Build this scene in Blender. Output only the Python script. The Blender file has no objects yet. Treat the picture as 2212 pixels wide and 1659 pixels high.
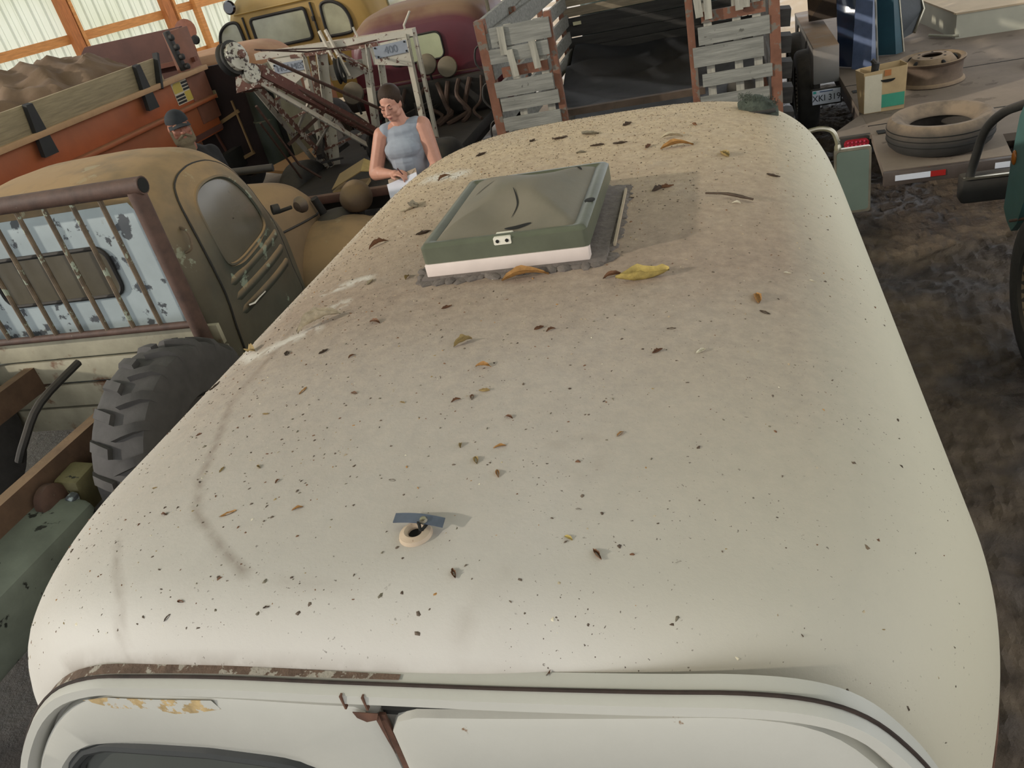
import bpy, bmesh, math, random
import numpy as np
from mathutils import Vector, Matrix, Euler
random.seed(7); rng = np.random.default_rng(11)
sc = bpy.context.scene
COL = sc.collection
V = Vector
R = math.radians
# ------------------------------------------------------------------ camera
CAM_H = 2.45
yaw, pitch, roll = R(-19.4246), R(30.4), R(13.9)
fw = V((math.sin(yaw)*math.cos(pitch), math.cos(yaw)*math.cos(pitch), -math.sin(pitch)))
r0 = V((math.cos(yaw), -math.sin(yaw), 0)); u0 = r0.cross(fw)
rt = r0*math.cos(roll) - u0*math.sin(roll); up = r0*math.sin(roll) + u0*math.cos(roll)
cam = bpy.data.cameras.new('camera'); camo = bpy.data.objects.new('camera', cam); COL.objects.link(camo)
cam.sensor_width = 36; cam.lens = 1700/2212*36; cam.clip_start = .02; cam.clip_end = 200
m = Matrix.Identity(4)
for i in range(3):
    m[i][0], m[i][1], m[i][2] = rt[i], up[i], -fw[i]
m[2][3] = CAM_H
camo.matrix_world = m; sc.camera = camo
# ------------------------------------------------------------------ world, sun, exposure
w = bpy.data.worlds.new('sky'); sc.world = w; w.use_nodes = True
bg = w.node_tree.nodes['Background']; bg.inputs[0].default_value = (.93, .96, 1, 1); bg.inputs[1].default_value = 2.2
sl = bpy.data.lights.new('sun', 'SUN'); sl.energy = 2.8; sl.angle = R(1.2); sl.color = (1, .93, .82)
so = bpy.data.objects.new('sun', sl); COL.objects.link(so)
sdir = V((.88, .42, -.37)).normalized()
so.rotation_euler = sdir.to_track_quat('-Z', 'Y').to_euler(); so.location = (-8, -6, 8)
sc.view_settings.view_transform = 'Standard'; sc.view_settings.look = 'None'
sc.view_settings.exposure = -0.32; sc.view_settings.gamma = 1; sc.view_settings.use_curve_mapping = False
# ------------------------------------------------------------------ materials
def srgb(h):
    if isinstance(h, str):
        c = [int(h[i:i+2], 16)/255 for i in (0, 2, 4)]
    else:
        c = [x/255 for x in h]
    return tuple((x/12.92 if x <= .04045 else ((x+.055)/1.055)**2.4) for x in c) + (1,)
MATS = {}
def mat(name, base, rough=.6, metal=0, var=.35, vscale=6, dust=None, damt=0, chip=None, cthr=.62, cscale=9, rust=None, rthr=.62,
        bump=.15, bscale=40, grain=None, coat=0, spec=.5, trans=0, dlo=-.1):
    if name in MATS: return MATS[name]
    M = bpy.data.materials.new(name); M.use_nodes = True; MATS[name] = M
    nt = M.node_tree; N = nt.nodes; L = nt.links; P = N['Principled BSDF']
    geo = N.new('ShaderNodeNewGeometry')
    pos = geo.outputs['Position']
    if grain:                                           # stretched noise: wood grain, brushed streaks
        mp = N.new('ShaderNodeMapping'); mp.inputs['Scale'].default_value = grain; L.new(pos, mp.inputs[0]); gpos = mp.outputs[0]
    else: gpos = pos
    def noise(s, d=4, src=None, r=.6):
        n = N.new('ShaderNodeTexNoise'); n.inputs['Scale'].default_value = s; n.inputs['Detail'].default_value = d
        n.inputs['Roughness'].default_value = r; L.new(src or pos, n.inputs[0]); return n.outputs[0]
    def ramp(f, a, b):
        n = N.new('ShaderNodeMapRange'); n.inputs[1].default_value = a; n.inputs[2].default_value = b; L.new(f, n.inputs[0]); return n.outputs[0]
    def mul(a, b):
        n = N.new('ShaderNodeMath'); n.operation = 'MULTIPLY'
        for i, q in enumerate((a, b)):
            if isinstance(q, (int, float)): n.inputs[i].default_value = q
            else: L.new(q, n.inputs[i])
        return n.outputs[0]
    def mix(f, a, b):
        n = N.new('ShaderNodeMix'); n.data_type = 'RGBA'
        if isinstance(f, (int, float)): n.inputs[0].default_value = f
        else: L.new(f, n.inputs[0])
        for i, q in ((6, a), (7, b)):
            if isinstance(q, tuple): n.inputs[i].default_value = q
            else: L.new(q, n.inputs[i])
        return n.outputs[2]
    c = srgb(base)
    lo = tuple(x*(1-var) for x in c[:3]) + (1,); hi = tuple(min(1, x*(1+var*.6)) for x in c[:3]) + (1,)
    nz = noise(vscale, 5, gpos)
    col = mix(ramp(nz, .3, .7), lo, hi)
    if chip:
        f = ramp(noise(cscale, 6), cthr, cthr+.025); col = mix(f, col, srgb(chip))
    if rust:
        f = ramp(noise(cscale*.7+1.3, 6), rthr, rthr+.09); col = mix(f, col, srgb(rust))
    rg = None
    if dust:
        sx = N.new('ShaderNodeSeparateXYZ'); L.new(geo.outputs['Normal'], sx.inputs[0])
        f = mul(mul(ramp(sx.outputs[2], dlo, max(.75, dlo+.55)), damt), ramp(noise(vscale*.8, 4), .1, .55))
        col = mix(f, col, srgb(dust))
        rr = N.new('ShaderNodeMapRange'); rr.inputs[3].default_value = rough; rr.inputs[4].default_value = .95; L.new(f, rr.inputs[0]); rg = rr.outputs[0]
    L.new(col, P.inputs['Base Color'])
    if rg is not None: L.new(rg, P.inputs['Roughness'])
    else: P.inputs['Roughness'].default_value = rough
    P.inputs['Metallic'].default_value = metal; P.inputs['Coat Weight'].default_value = coat
    P.inputs['Specular IOR Level'].default_value = spec
    if trans: P.inputs['Transmission Weight'].default_value = trans
    if bump:
        b = N.new('ShaderNodeBump'); b.inputs['Strength'].default_value = bump; b.inputs['Distance'].default_value = .01
        L.new(noise(bscale, 5, gpos), b.inputs['Height']); L.new(b.outputs[0], P.inputs['Normal'])
    return M
DUST = 'a08a6c'
# ------------------------------------------------------------------ mesh helpers
WL = {}
def wloc(o):
    return WL.get(o.name, V((0, 0, 0))) if o else V((0, 0, 0))
def tag(o, label=None, cat=None, group=None, kind=None):
    if label: o['label'] = label
    if cat: o['category'] = cat
    if group: o['group'] = group
    if kind: o['kind'] = kind
    return o
def thing(name, loc, label, cat, group=None, kind=None):
    o = bpy.data.objects.new(name, None); COL.objects.link(o); o.location = loc; o.empty_display_size = .1
    WL[o.name] = V(loc); return tag(o, label, cat, group, kind)
def link(name, me, loc, parent=None, rot=None, scale=None):
    o = bpy.data.objects.new(name, me); COL.objects.link(o)
    WL[o.name] = V(loc)
    o.location = V(loc) - wloc(parent)
    if parent: o.parent = parent
    if rot is not None: o.rotation_euler = rot
    if scale is not None: o.scale = scale
    return o
def finish(bm, name, mt, parent=None, smooth=40, origin=None):
    bmesh.ops.recalc_face_normals(bm, faces=bm.faces[:])
    me = bpy.data.meshes.new(name); bm.to_mesh(me); bm.free()
    co = np.empty(len(me.vertices)*3, 'f'); me.vertices.foreach_get('co', co); co = co.reshape(-1, 3)
    c = V([float(x) for x in (co.max(0)+co.min(0))/2]) if origin is None else V(origin)
    me.transform(Matrix.Translation(-c))
    for q in (mt if isinstance(mt, (list, tuple)) else [mt]): me.materials.append(q)
    if smooth:
        me.polygons.foreach_set('use_smooth', [True]*len(me.polygons)); me.set_sharp_from_angle(angle=R(smooth))
    return link(name, me, c, parent)
def frame(d, upv=(0, 0, 1)):
    d = V(d).normalized(); upv = V(upv)
    if abs(d.dot(upv)) > .98: upv = V((1, 0, 0)) if abs(d.x) < .9 else V((0, 1, 0))
    s = d.cross(upv).normalized(); return d, s, s.cross(d)
class G:
    def __init__(s): s.bm = bmesh.new(); s.mi = 0
    def face(s, vs):
        try:
            f = s.bm.faces.new(vs); f.material_index = s.mi; return f
        except ValueError: return None
    def vs(s, pts): return [s.bm.verts.new(p) for p in pts]
    def grid(s, rows, cu=False, cv=False, cap=False):
        rr = [s.vs(r) for r in rows]; n = len(rr); k = len(rr[0])
        for i in range(n if cu else n-1):
            for j in range(k if cv else k-1):
                s.face([rr[i][j], rr[i][(j+1) % k], rr[(i+1) % n][(j+1) % k], rr[(i+1) % n][j]])
        if cap: s.face(rr[0][::-1]); s.face(rr[-1])
        return s
    def box(s, c, d, rot=None, bevel=0):
        c = V(c); q = Matrix.Identity(3) if rot is None else (rot if isinstance(rot, Matrix) else Euler(rot).to_matrix())
        v = s.vs([c + q @ V((x*d[0]/2, y*d[1]/2, z*d[2]/2)) for x in (-1, 1) for y in (-1, 1) for z in (-1, 1)])
        fs = [s.face([v[i] for i in f]) for f in ((0, 1, 3, 2), (4, 6, 7, 5), (0, 4, 5, 1), (2, 3, 7, 6), (0, 2, 6, 4), (1, 5, 7, 3))]
        if bevel:
            es = list({e for f in fs for e in f.edges}); bmesh.ops.bevel(s.bm, geom=es, offset=bevel, segments=2, affect='EDGES', profile=.5)
        return s
    def bar(s, a, b, w, h, upv=(0, 0, 1), w2=None, h2=None):
        a, b = V(a), V(b); d, x, y = frame(b-a, upv); w2 = w2 or w; h2 = h2 or h
        s.grid([[p + x*(i*ww/2) + y*(j*hh/2) for i, j in ((-1, -1), (1, -1), (1, 1), (-1, 1))] for p, ww, hh in ((a, w, h), (b, w2, h2))], cv=True, cap=True); return s
    def angle(s, a, b, w, t=.006, upv=(0, 0, 1), flip=1):        # L profile steel
        a, b = V(a), V(b); d, x, y = frame(b-a, upv); x = x*flip
        pr = ((0, 0), (w, 0), (w, t), (t, t), (t, w), (0, w))
        s.grid([[p + x*i + y*j for i, j in pr] for p in (a, b)], cv=True, cap=True); return s
    def tube(s, path, r, n=10, closed=False, cap=True):
        path = [V(p) for p in path]; k = len(path); rows = []; px = None
        for i, p in enumerate(path):
            a = path[i-1] if (i or closed) else p; b = path[(i+1) % k] if (i < k-1 or closed) else p
            d = (b-a).normalized()
            if px is None: _, x, y = frame(d)
            else:
                x = (px - d*px.dot(d)).normalized(); y = x.cross(d)
            px = x; rad = r[i] if isinstance(r, (list, tuple)) else r
            rows.append([p + x*(rad*math.cos(t*2*math.pi/n)) + y*(rad*math.sin(t*2*math.pi/n)) for t in range(n)])
        s.grid(rows, cu=closed, cv=True, cap=cap and not closed); return s
    def lathe(s, prof, c, axis=(0, 0, 1), n=24, closed=False):
        c = V(c); d, x, y = frame(axis)
        rows = [[c + d*h + x*(r*math.cos(t*2*math.pi/n)) + y*(r*math.sin(t*2*math.pi/n)) for t in range(n)] for r, h in prof]
        s.grid(rows, cu=closed, cv=True, cap=not closed); return s
    def ell(s, c, r, rot=None, u=14, v=9):
        c = V(c); q = Matrix.Identity(3) if rot is None else (rot if isinstance(rot, Matrix) else Euler(rot).to_matrix())
        rows = []
        for i in range(1, v):
            a = math.pi*i/v
            rows.append([c + q @ V((r[0]*math.sin(a)*math.cos(2*math.pi*j/u), r[1]*math.sin(a)*math.sin(2*math.pi*j/u), r[2]*math.cos(a))) for j in range(u)])
        rr = [s.vs(k) for k in rows]
        for i in range(len(rr)-1):
            for j in range(u): s.face([rr[i][j], rr[i+1][j], rr[i+1][(j+1) % u], rr[i][(j+1) % u]])
        t, b = s.vs([c + q @ V((0, 0, r[2])), c - q @ V((0, 0, r[2]))])
        for j in range(u): s.face([t, rr[0][j], rr[0][(j+1) % u]]); s.face([b, rr[-1][(j+1) % u], rr[-1][j]])
        return s
    def prism(s, poly, vec):
        vec = V(vec); a = s.vs(poly); b = s.vs([V(p)+vec for p in poly]); n = len(a)
        s.face(a[::-1]); s.face(b)
        for i in range(n): s.face([a[i], a[(i+1) % n], b[(i+1) % n], b[i]])
        return s
    def ring(s, outer, inner, vec):                              # plate with a hole
        vec = V(vec); n = len(outer)
        s.grid([outer, inner, [V(p)+vec for p in inner], [V(p)+vec for p in outer]], cu=True, cv=True); return s
    def o(s, name, mt, parent=None, smooth=40, origin=None): return finish(s.bm, name, mt, parent, smooth, origin)
CUBES = {}
def piece(name, mt, parent, c, d, rot=(0, 0, 0)):               # alike pieces share one cube mesh per material
    me = CUBES.get(mt.name)
    if me is None:
        g = G().box((0, 0, 0), (1, 1, 1)); me = bpy.data.meshes.new('piece_' + mt.name); bmesh.ops.recalc_face_normals(g.bm, faces=g.bm.faces[:]); g.bm.to_mesh(me); g.bm.free(); me.materials.append(mt); CUBES[mt.name] = me
    return link(name, me, c, parent, rot, d)
SH = {}
def shared(key, make, mt):
    if key not in SH:
        g = G(); make(g); bmesh.ops.recalc_face_normals(g.bm, faces=g.bm.faces[:]); me = bpy.data.meshes.new(key); g.bm.to_mesh(me); g.bm.free(); me.materials.append(mt)
        me.polygons.foreach_set('use_smooth', [True]*len(me.polygons)); me.set_sharp_from_angle(angle=R(40)); SH[key] = me
    return SH[key]
def text(name, s, size, c, xdir, updir, mt, parent, depth=.002, sx=1):
    cu = bpy.data.curves.new(name, 'FONT'); cu.body = s; cu.size = size; cu.align_x = 'CENTER'; cu.align_y = 'CENTER'; cu.extrude = depth
    t = bpy.data.objects.new('tmp_text', cu); COL.objects.link(t); bpy.context.view_layer.update()
    me = bpy.data.meshes.new_from_object(t.evaluated_get(bpy.context.evaluated_depsgraph_get()))
    bpy.data.objects.remove(t)
    x = V(xdir).normalized(); z = x.cross(V(updir)).normalized(); y = z.cross(x)
    mm = Matrix((x, y, z)).transposed().to_4x4() @ Matrix.Diagonal((sx, 1, 1, 1)); me.transform(mm)
    me.materials.clear(); me.materials.append(mt); me.name = name
    return link(name, me, c, parent)
def smoothpath(pts, k=6, closed=False):                          # Catmull-Rom
    pts = [V(p) for p in pts]; n = len(pts); out = []
    for i in range(n if closed else n-1):
        p0, p1, p2, p3 = (pts[(i+j) % n] if closed else pts[min(max(i+j, 0), n-1)] for j in (-1, 0, 1, 2))
        for j in range(k):
            t = j/k; out.append(.5*((2*p1) + (p2-p0)*t + (2*p0-5*p1+4*p2-p3)*t*t + (3*p1-p0-3*p2+p3)*t**3))
    if not closed: out.append(pts[-1])
    return out
def resample(pts, n, closed=True):
    pts = [V(p) for p in pts]; q = pts + [pts[0]] if closed else pts
    L = [0]
    for a, b in zip(q, q[1:]): L.append(L[-1] + (b-a).length)
    out = []; j = 0
    for i in range(n):
        t = L[-1]*i/(n if closed else n-1)
        while j < len(L)-2 and L[j+1] < t: j += 1
        f = (t-L[j])/max(1e-9, L[j+1]-L[j]); out.append(q[j].lerp(q[j+1], f))
    return out
def rrect(cx, cz, w, h, r, k=5):
    out = []
    for sx, sz, a in ((1, 1, 0), (-1, 1, 90), (-1, -1, 180), (1, -1, 270)):
        for i in range(k+1):
            t = R(a + 90*i/k); out.append((cx + sx*(w/2-r) + r*math.cos(t), cz + sz*(h/2-r) + r*math.sin(t)))
    return out
STAIN_DATA = [
    ([(-1.106, 1.621), (-1.087, 1.386), (-1.085, 1.252), (-1.023, 1.099), (-0.982, 0.975), (-0.925, 0.868), (-0.86, 0.817), (-0.81, 0.772), (-0.739, 0.722)], 0.014, 0.55),
    ([(-1.069, 0.825), (-1.015, 0.753), (-0.953, 0.685), (-0.926, 0.626)], 0.012, 0.4),
    ([(-0.739, 0.722), (-0.635, 0.704), (-0.562, 0.726), (-0.549, 0.768)], 0.01, 0.25),
    ([(-0.301, 1.012), (-0.282, 1.038), (-0.242, 1.029), (-0.226, 0.963), (-0.25, 0.918), (-0.288, 0.952)], 0.012, 0.18),
    ([(-0.34, 0.733), (-0.36, 0.669), (-0.391, 0.63)], 0.016, 0.22),
    ([(-0.511, 0.786), (-0.483, 0.772), (-0.466, 0.785)], 0.02, 0.3),
    ([(-0.283, 1.741), (-0.124, 1.828), (-0.094, 1.977), (-0.12, 2.114)], 0.03, 0.22),
    ([(-0.74, 1.718), (-0.536, 1.682), (-0.318, 1.749)], 0.03, 0.5),
    ([(-0.306, 1.745), (-0.311, 2.017), (-0.317, 2.275)], 0.03, 0.3),
    ([(-1.052, 0.623), (-0.893, 0.614), (-0.65, 0.609), (-0.474, 0.608)], 0.01, 0.75),
    ([(-0.474, 0.607), (-0.253, 0.613)], 0.006, 0.4),
]
CLEAN_DATA = [
    ((-1.097, 1.797), (-0.979, 1.818), 0.03),
    ((-1.039, 1.632), (-0.986, 1.675), 0.028),
    ((-1.146, 1.485), (-1.105, 1.513), 0.03),
    ((-1.09, 1.513), (-1.012, 1.548), 0.03),
    ((-2.034, 2.356), (-1.167, 1.482), 0.028),
    ((-1.081, 2.732), (-0.946, 2.662), 0.06),
]
LEAVES = [
    (-0.603, 2.387, 0.044, 'dark'),
    (-0.611, 2.914, 0.048, 'dark'),
    (-0.497, 2.913, 0.071, 'grey'),
    (-0.195, 2.711, 0.062, 'pale'),
    (-0.172, 2.598, 0.087, 'ochre'),
    (-0.025, 2.497, 0.046, 'tan'),
    (-0.212, 2.204, 0.039, 'dark'),
    (-0.187, 2.219, 0.034, 'brown'),
    (-0.292, 2.153, 0.031, 'dark'),
    (-1.031, 2.396, 0.071, 'grey'),
    (-0.896, 2.095, 0.039, 'dark'),
    (-1.045, 2.087, 0.053, 'brown'),
    (-1.011, 1.576, 0.095, 'pale'),
    (-1.996, 2.507, 0.081, 'tan'),
    (-1.244, 1.409, 0.027, 'dark'),
    (-0.893, 1.243, 0.023, 'ochre'),
    (-0.496, 1.684, 0.095, 'ochre'),
    (-0.211, 1.624, 0.099, 'yellow'),
    (-0.279, 1.644, 0.040, 'brown'),
    (0.029, 1.531, 0.037, 'ochre'),
    (0.041, 1.472, 0.019, 'dark'),
    (-0.572, 1.382, 0.037, 'tan'),
    (-0.412, 1.419, 0.019, 'brown'),
    (-0.385, 1.408, 0.019, 'brown'),
    (-0.835, 1.526, 0.031, 'brown'),
    (-0.662, 1.562, 0.022, 'brown'),
    (-0.500, 1.277, 0.029, 'ochre'),
    (-0.495, 1.168, 0.016, 'brown'),
    (-0.475, 1.187, 0.019, 'tan'),
    (-0.525, 1.160, 0.017, 'brown'),
    (-0.407, 1.096, 0.016, 'brown'),
    (-0.205, 1.038, 0.015, 'ochre'),
    (-0.160, 1.301, 0.021, 'brown'),
    (-0.080, 1.302, 0.022, 'white'),
    (-0.404, 1.010, 0.019, 'ochre'),
    (-0.437, 0.975, 0.018, 'tan'),
    (-0.391, 0.939, 0.018, 'ochre'),
    (-0.476, 1.018, 0.013, 'tan'),
    (-0.572, 0.930, 0.011, 'dark'),
    (-0.851, 0.860, 0.025, 'ochre'),
    (-0.719, 0.865, 0.017, 'ochre'),
    (-0.999, 0.876, 0.015, 'brown'),
    (-0.254, 0.795, 0.013, 'yellow'),
    (-0.210, 0.765, 0.020, 'brown'),
    (-0.404, 0.723, 0.017, 'brown'),
    (-0.847, 0.656, 0.012, 'dark'),
    (-0.831, 0.677, 0.011, 'brown'),
    (-0.263, 0.613, 0.015, 'brown'),
    (-0.678, 0.668, 0.009, 'dark'),
    (-0.103, 0.764, 0.007, 'dark'),
    (0.107, 2.337, 0.032, 'dark'),
    (-0.248, 0.855, 0.009, 'dark'),
    (-0.915, 2.884, 0.039, 'dark'),
    (-0.726, 2.953, 0.032, 'dark'),
    (-0.367, 2.976, 0.038, 'dark'),
    (-0.122, 2.857, 0.029, 'brown'),
    (-0.367, 2.718, 0.041, 'dark'),
    (-0.448, 2.731, 0.042, 'dark'),
    (-0.266, 2.631, 0.031, 'brown'),
    (-1.052, 2.381, 0.040, 'pale'),
    (-1.003, 2.668, 0.044, 'brown'),
    (-0.951, 1.785, 0.030, 'pale'),
    (-0.944, 1.168, 0.015, 'tan'),
    (-0.759, 1.212, 0.015, 'brown'),
    (-0.921, 1.411, 0.021, 'dark'),
    (-1.036, 1.439, 0.022, 'dark'),
    (-0.831, 1.370, 0.016, 'brown'),
    (-0.836, 1.771, 0.022, 'tan'),
    (-0.138, 1.389, 0.015, 'dark'),
    (0.098, 1.677, 0.014, 'white'),
    (0.149, 1.664, 0.012, 'white'),
    (-0.000, 2.080, 0.020, 'white'),
    (-0.636, 1.165, 0.012, 'tan'),
    (-0.498, 2.674, 0.032, 'grey'),
    (-1.089, 0.967, 0.011, 'tan'),
    (-1.098, 1.138, 0.013, 'brown'),
    (-0.859, 0.985, 0.013, 'tan'),
    (-0.796, 0.940, 0.011, 'brown'),
    (-0.943, 0.989, 0.014, 'tan'),
    (-0.471, 1.772, 0.023, 'brown'),
]
# ================================================================== barn: ground, wall, roof
def dirtmat():
    M = bpy.data.materials.new('wet_earth'); M.use_nodes = True; nt = M.node_tree; N = nt.nodes; L = nt.links; P = N['Principled BSDF']
    geo = N.new('ShaderNodeNewGeometry')
    def noise(s, d=6, r=.6):
        n = N.new('ShaderNodeTexNoise'); n.inputs['Scale'].default_value = s; n.inputs['Detail'].default_value = d; n.inputs['Roughness'].default_value = r
        L.new(geo.outputs['Position'], n.inputs[0]); return n.outputs[0]
    def mr(f, a, b, c, d):
        n = N.new('ShaderNodeMapRange'); 
        for i, q in enumerate((a, b, c, d)): n.inputs[i+1].default_value = q
        L.new(f, n.inputs[0]); return n.outputs[0]
    def mix(f, a, b):
        n = N.new('ShaderNodeMix'); n.data_type = 'RGBA'; L.new(f, n.inputs[0])
        for i, q in ((6, a), (7, b)):
            if isinstance(q, tuple): n.inputs[i].default_value = q
            else: L.new(q, n.inputs[i])
        return n.outputs[2]
    wet = mr(noise(.9, 3), .47, .56, 0, 1)                       # 1 = wet, dark, glossy
    dry = mix(mr(noise(7), .3, .7, 0, 1), srgb('4d3f32'), srgb('7d6c58'))
    dk = mix(mr(noise(9), .3, .7, 0, 1), srgb('332b25'), srgb('5c5046'))
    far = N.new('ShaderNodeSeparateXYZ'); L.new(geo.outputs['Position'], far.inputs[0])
    base = mix(mr(far.outputs[0], -2.2, -.9, 1, 0), mix(wet, dry, dk), mix(mr(noise(9), .3, .7, 0, 1), srgb('1e1914'), srgb('3a3028')))  # earth left of the van darkened: deep shade put into the colour
    L.new(mix(mr(far.outputs[1], 9, 12, 0, 1), base, srgb('b09a7c')), P.inputs['Base Color'])  # far ground paled: outdoor light put into the colour
    L.new(mr(wet, 0, 1, .8, .28), P.inputs['Roughness'])
    b = N.new('ShaderNodeBump'); b.inputs['Strength'].default_value = 1.0; b.inputs['Distance'].default_value = .03
    L.new(noise(26, 8, .7), b.inputs['Height']); L.new(b.outputs[0], P.inputs['Normal'])
    return M
DIRT = dirtmat()
def hnoise(x, y):
    return .012*math.sin(7.1*x+3*math.sin(2.3*y)) * math.sin(5.3*y+2*math.sin(3.1*x)) + .007*math.sin(23*x+5*math.sin(9*y))*math.sin(19*y+4*math.sin(7*x))
def clods():
    g = G(); n = 150; k = 260
    xs = [.2 + 3.2*i/n for i in range(n+1)]; ys = [1 + 9*j/k for j in range(k+1)]
    nz = rng.random((n+1, k+1))
    sm = (nz + np.roll(nz, 1, 0) + np.roll(nz, 1, 1) + np.roll(np.roll(nz, 1, 0), 1, 1))/4
    g.grid([[(x, y, .012 + hnoise(x, y) + .03*(sm[i, j]-.5) - (.03 if i in (0, n) or j in (0, k) else 0)) for j, y in enumerate(ys)] for i, x in enumerate(xs)])
    return g
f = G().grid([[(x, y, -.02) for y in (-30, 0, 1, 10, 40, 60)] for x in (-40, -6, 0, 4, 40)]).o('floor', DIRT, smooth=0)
tag(f, 'brown dirt floor, dark and damp in places, shade and far daylight coloured in', 'floor', kind='structure')
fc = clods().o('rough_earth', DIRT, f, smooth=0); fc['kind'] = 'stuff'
# ---- timber wall with translucent corrugated sheets
P0 = V((-10.954, 13.149, 0)); az = R(20); wu = V((math.sin(az), math.cos(az), 0)); wn = V((math.cos(az), -math.sin(az), 0))
def wp(s, z, out=0): return P0 + wu*s + wn*out + V((0, 0, z))
def sheetmat(name, c, tw):
    M = bpy.data.materials.new(name); M.use_nodes = True; nt = M.node_tree; N = nt.nodes; L = nt.links
    d = N.new('ShaderNodeBsdfDiffuse'); t = N.new('ShaderNodeBsdfTranslucent'); mx = N.new('ShaderNodeMixShader')
    n = N.new('ShaderNodeTexNoise'); n.inputs['Scale'].default_value = 1.1; g = N.new('ShaderNodeNewGeometry'); L.new(g.outputs['Position'], n.inputs[0])
    r = N.new('ShaderNodeValToRGB'); r.color_ramp.elements[0].position = .35; r.color_ramp.elements[1].position = .65
    r.color_ramp.elements[0].color = srgb(c); r.color_ramp.elements[1].color = srgb('cfd3c4'); L.new(n.outputs[0], r.inputs[0])
    L.new(r.outputs[0], d.inputs[0]); L.new(r.outputs[0], t.inputs[0]); mx.inputs[0].default_value = tw
    L.new(d.outputs[0], mx.inputs[1]); L.new(t.outputs[0], mx.inputs[2]); L.new(mx.outputs[0], N['Material Output'].inputs[0]); return M
SHEET = sheetmat('translucent_sheet', 'c6cbb6', .68)
ADDED_SKYL = sheetmat('added_clear_sheet', 'dadcd2', .85)  # for the added skylight strip that lets daylight through
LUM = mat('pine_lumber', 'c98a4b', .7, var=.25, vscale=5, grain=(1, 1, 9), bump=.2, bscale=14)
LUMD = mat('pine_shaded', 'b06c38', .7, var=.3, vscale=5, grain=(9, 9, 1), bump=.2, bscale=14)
wall = thing('wall_left', wp(0, 0), 'translucent corrugated sheet wall on orange pine posts and rails', 'wall', kind='structure')
for k in range(-13, 12):                                        # sheets 0.92 m wide, four ribs each
    s0 = k*.92
    g = G(); rows = []
    prof = []
    for r_ in range(4):
        b = s0 + r_*.23
        prof += [(b, 0), (b+.012, .03), (b+.04, .03), (b+.055, 0), (b+.11, 0), (b+.118, .008), (b+.135, .008), (b+.143, 0), (b+.2, 0)]
    prof.append((s0+.925, 0))
    g.grid([[wp(s, z, -.02 + (.004 if k % 2 else 0) - d) for s, d in prof] for z in (.05, 5.2)])
    g.o('corrugated_sheet', SHEET, wall, smooth=0)
for z in (.35, 1.3, 2.13, 3.1, 4.1, 5.0):
    g = G(); g.bar(wp(-12, z, .03), wp(1.75, z, .03), .045, .15); g.o('girt', LUM, wall, smooth=0)
    g = G(); g.bar(wp(2.05, z+.03, .03), wp(9, z+.03, .03), .045, .15); g.o('girt', LUM, wall, smooth=0)
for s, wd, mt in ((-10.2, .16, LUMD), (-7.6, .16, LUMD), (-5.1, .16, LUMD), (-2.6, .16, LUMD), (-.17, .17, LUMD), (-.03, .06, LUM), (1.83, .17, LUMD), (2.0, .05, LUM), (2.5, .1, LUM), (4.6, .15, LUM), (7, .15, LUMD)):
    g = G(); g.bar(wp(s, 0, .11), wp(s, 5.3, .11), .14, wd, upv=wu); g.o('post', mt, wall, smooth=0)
# ---- unseen barn roof, open behind the camera, its extent shaped for the light
RSH = mat('galvanized_roof', 'a5a79f', .6, metal=0, var=.2, bump=0)
ceil = thing('ceiling', (-4, 5, 5.4), 'unseen galvanized metal barn roof sheets on rafters, with an added skylight strip', 'roof', kind='structure')
for i in range(4):
    x = -7.6 + i*3
    for ya, yb, mt in ((-4, 1.5, RSH), (1.5, 5.4, ADDED_SKYL), (5.4, 12.7, RSH)):
        G().box((x+1.5, (ya+yb)/2, 5.42+.04*(i % 2)), (3.02, yb-ya, .012)).o('added_skylight' if mt is ADDED_SKYL else 'roof_sheet', mt, ceil, smooth=0)  # unseen skylight strip, added to brighten the van front and background
    G().box((x, 4.35, 5.28), (.06, 16.7, .22)).o('rafter', LUM, ceil, smooth=0)
# ================================================================== the cream panel van
XC, VW, ZB, ZT, E1, E2 = -.54, .92, .8, 1.70, .6, .34
Y0, Y1, NL = .60, 2.6, 1.6
HH = ZT - ZB
def vprof(y):                                                   # half width, crown height at station y
    w, h = VW, HH
    if y < Y0 + .13:
        t = max(0, min(1, (Y0 + .13 - y)/.13)); d = .10*(1 - math.sqrt(max(0, 1-t*t))); h -= d
    if y < Y0 + .5:
        t = max(0, min(1, (Y0 + .5 - y)/.5)); w -= .36*(1 - math.sqrt(max(0, 1-t*t*.94)))
    if y > Y1:
        t = min(1, (y-Y1)/NL); w *= (1-t**3.4)**(1/3.4); h *= (1-t**2.6)**(1/2.6)
    return w, h
def zroof(x, y):
    w, h = vprof(y); q = min(.999, abs(x-XC)/max(w, .01)); c = q**(1/E1)
    return ZB + h*math.sqrt(max(0, 1-c*c))**E2
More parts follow.
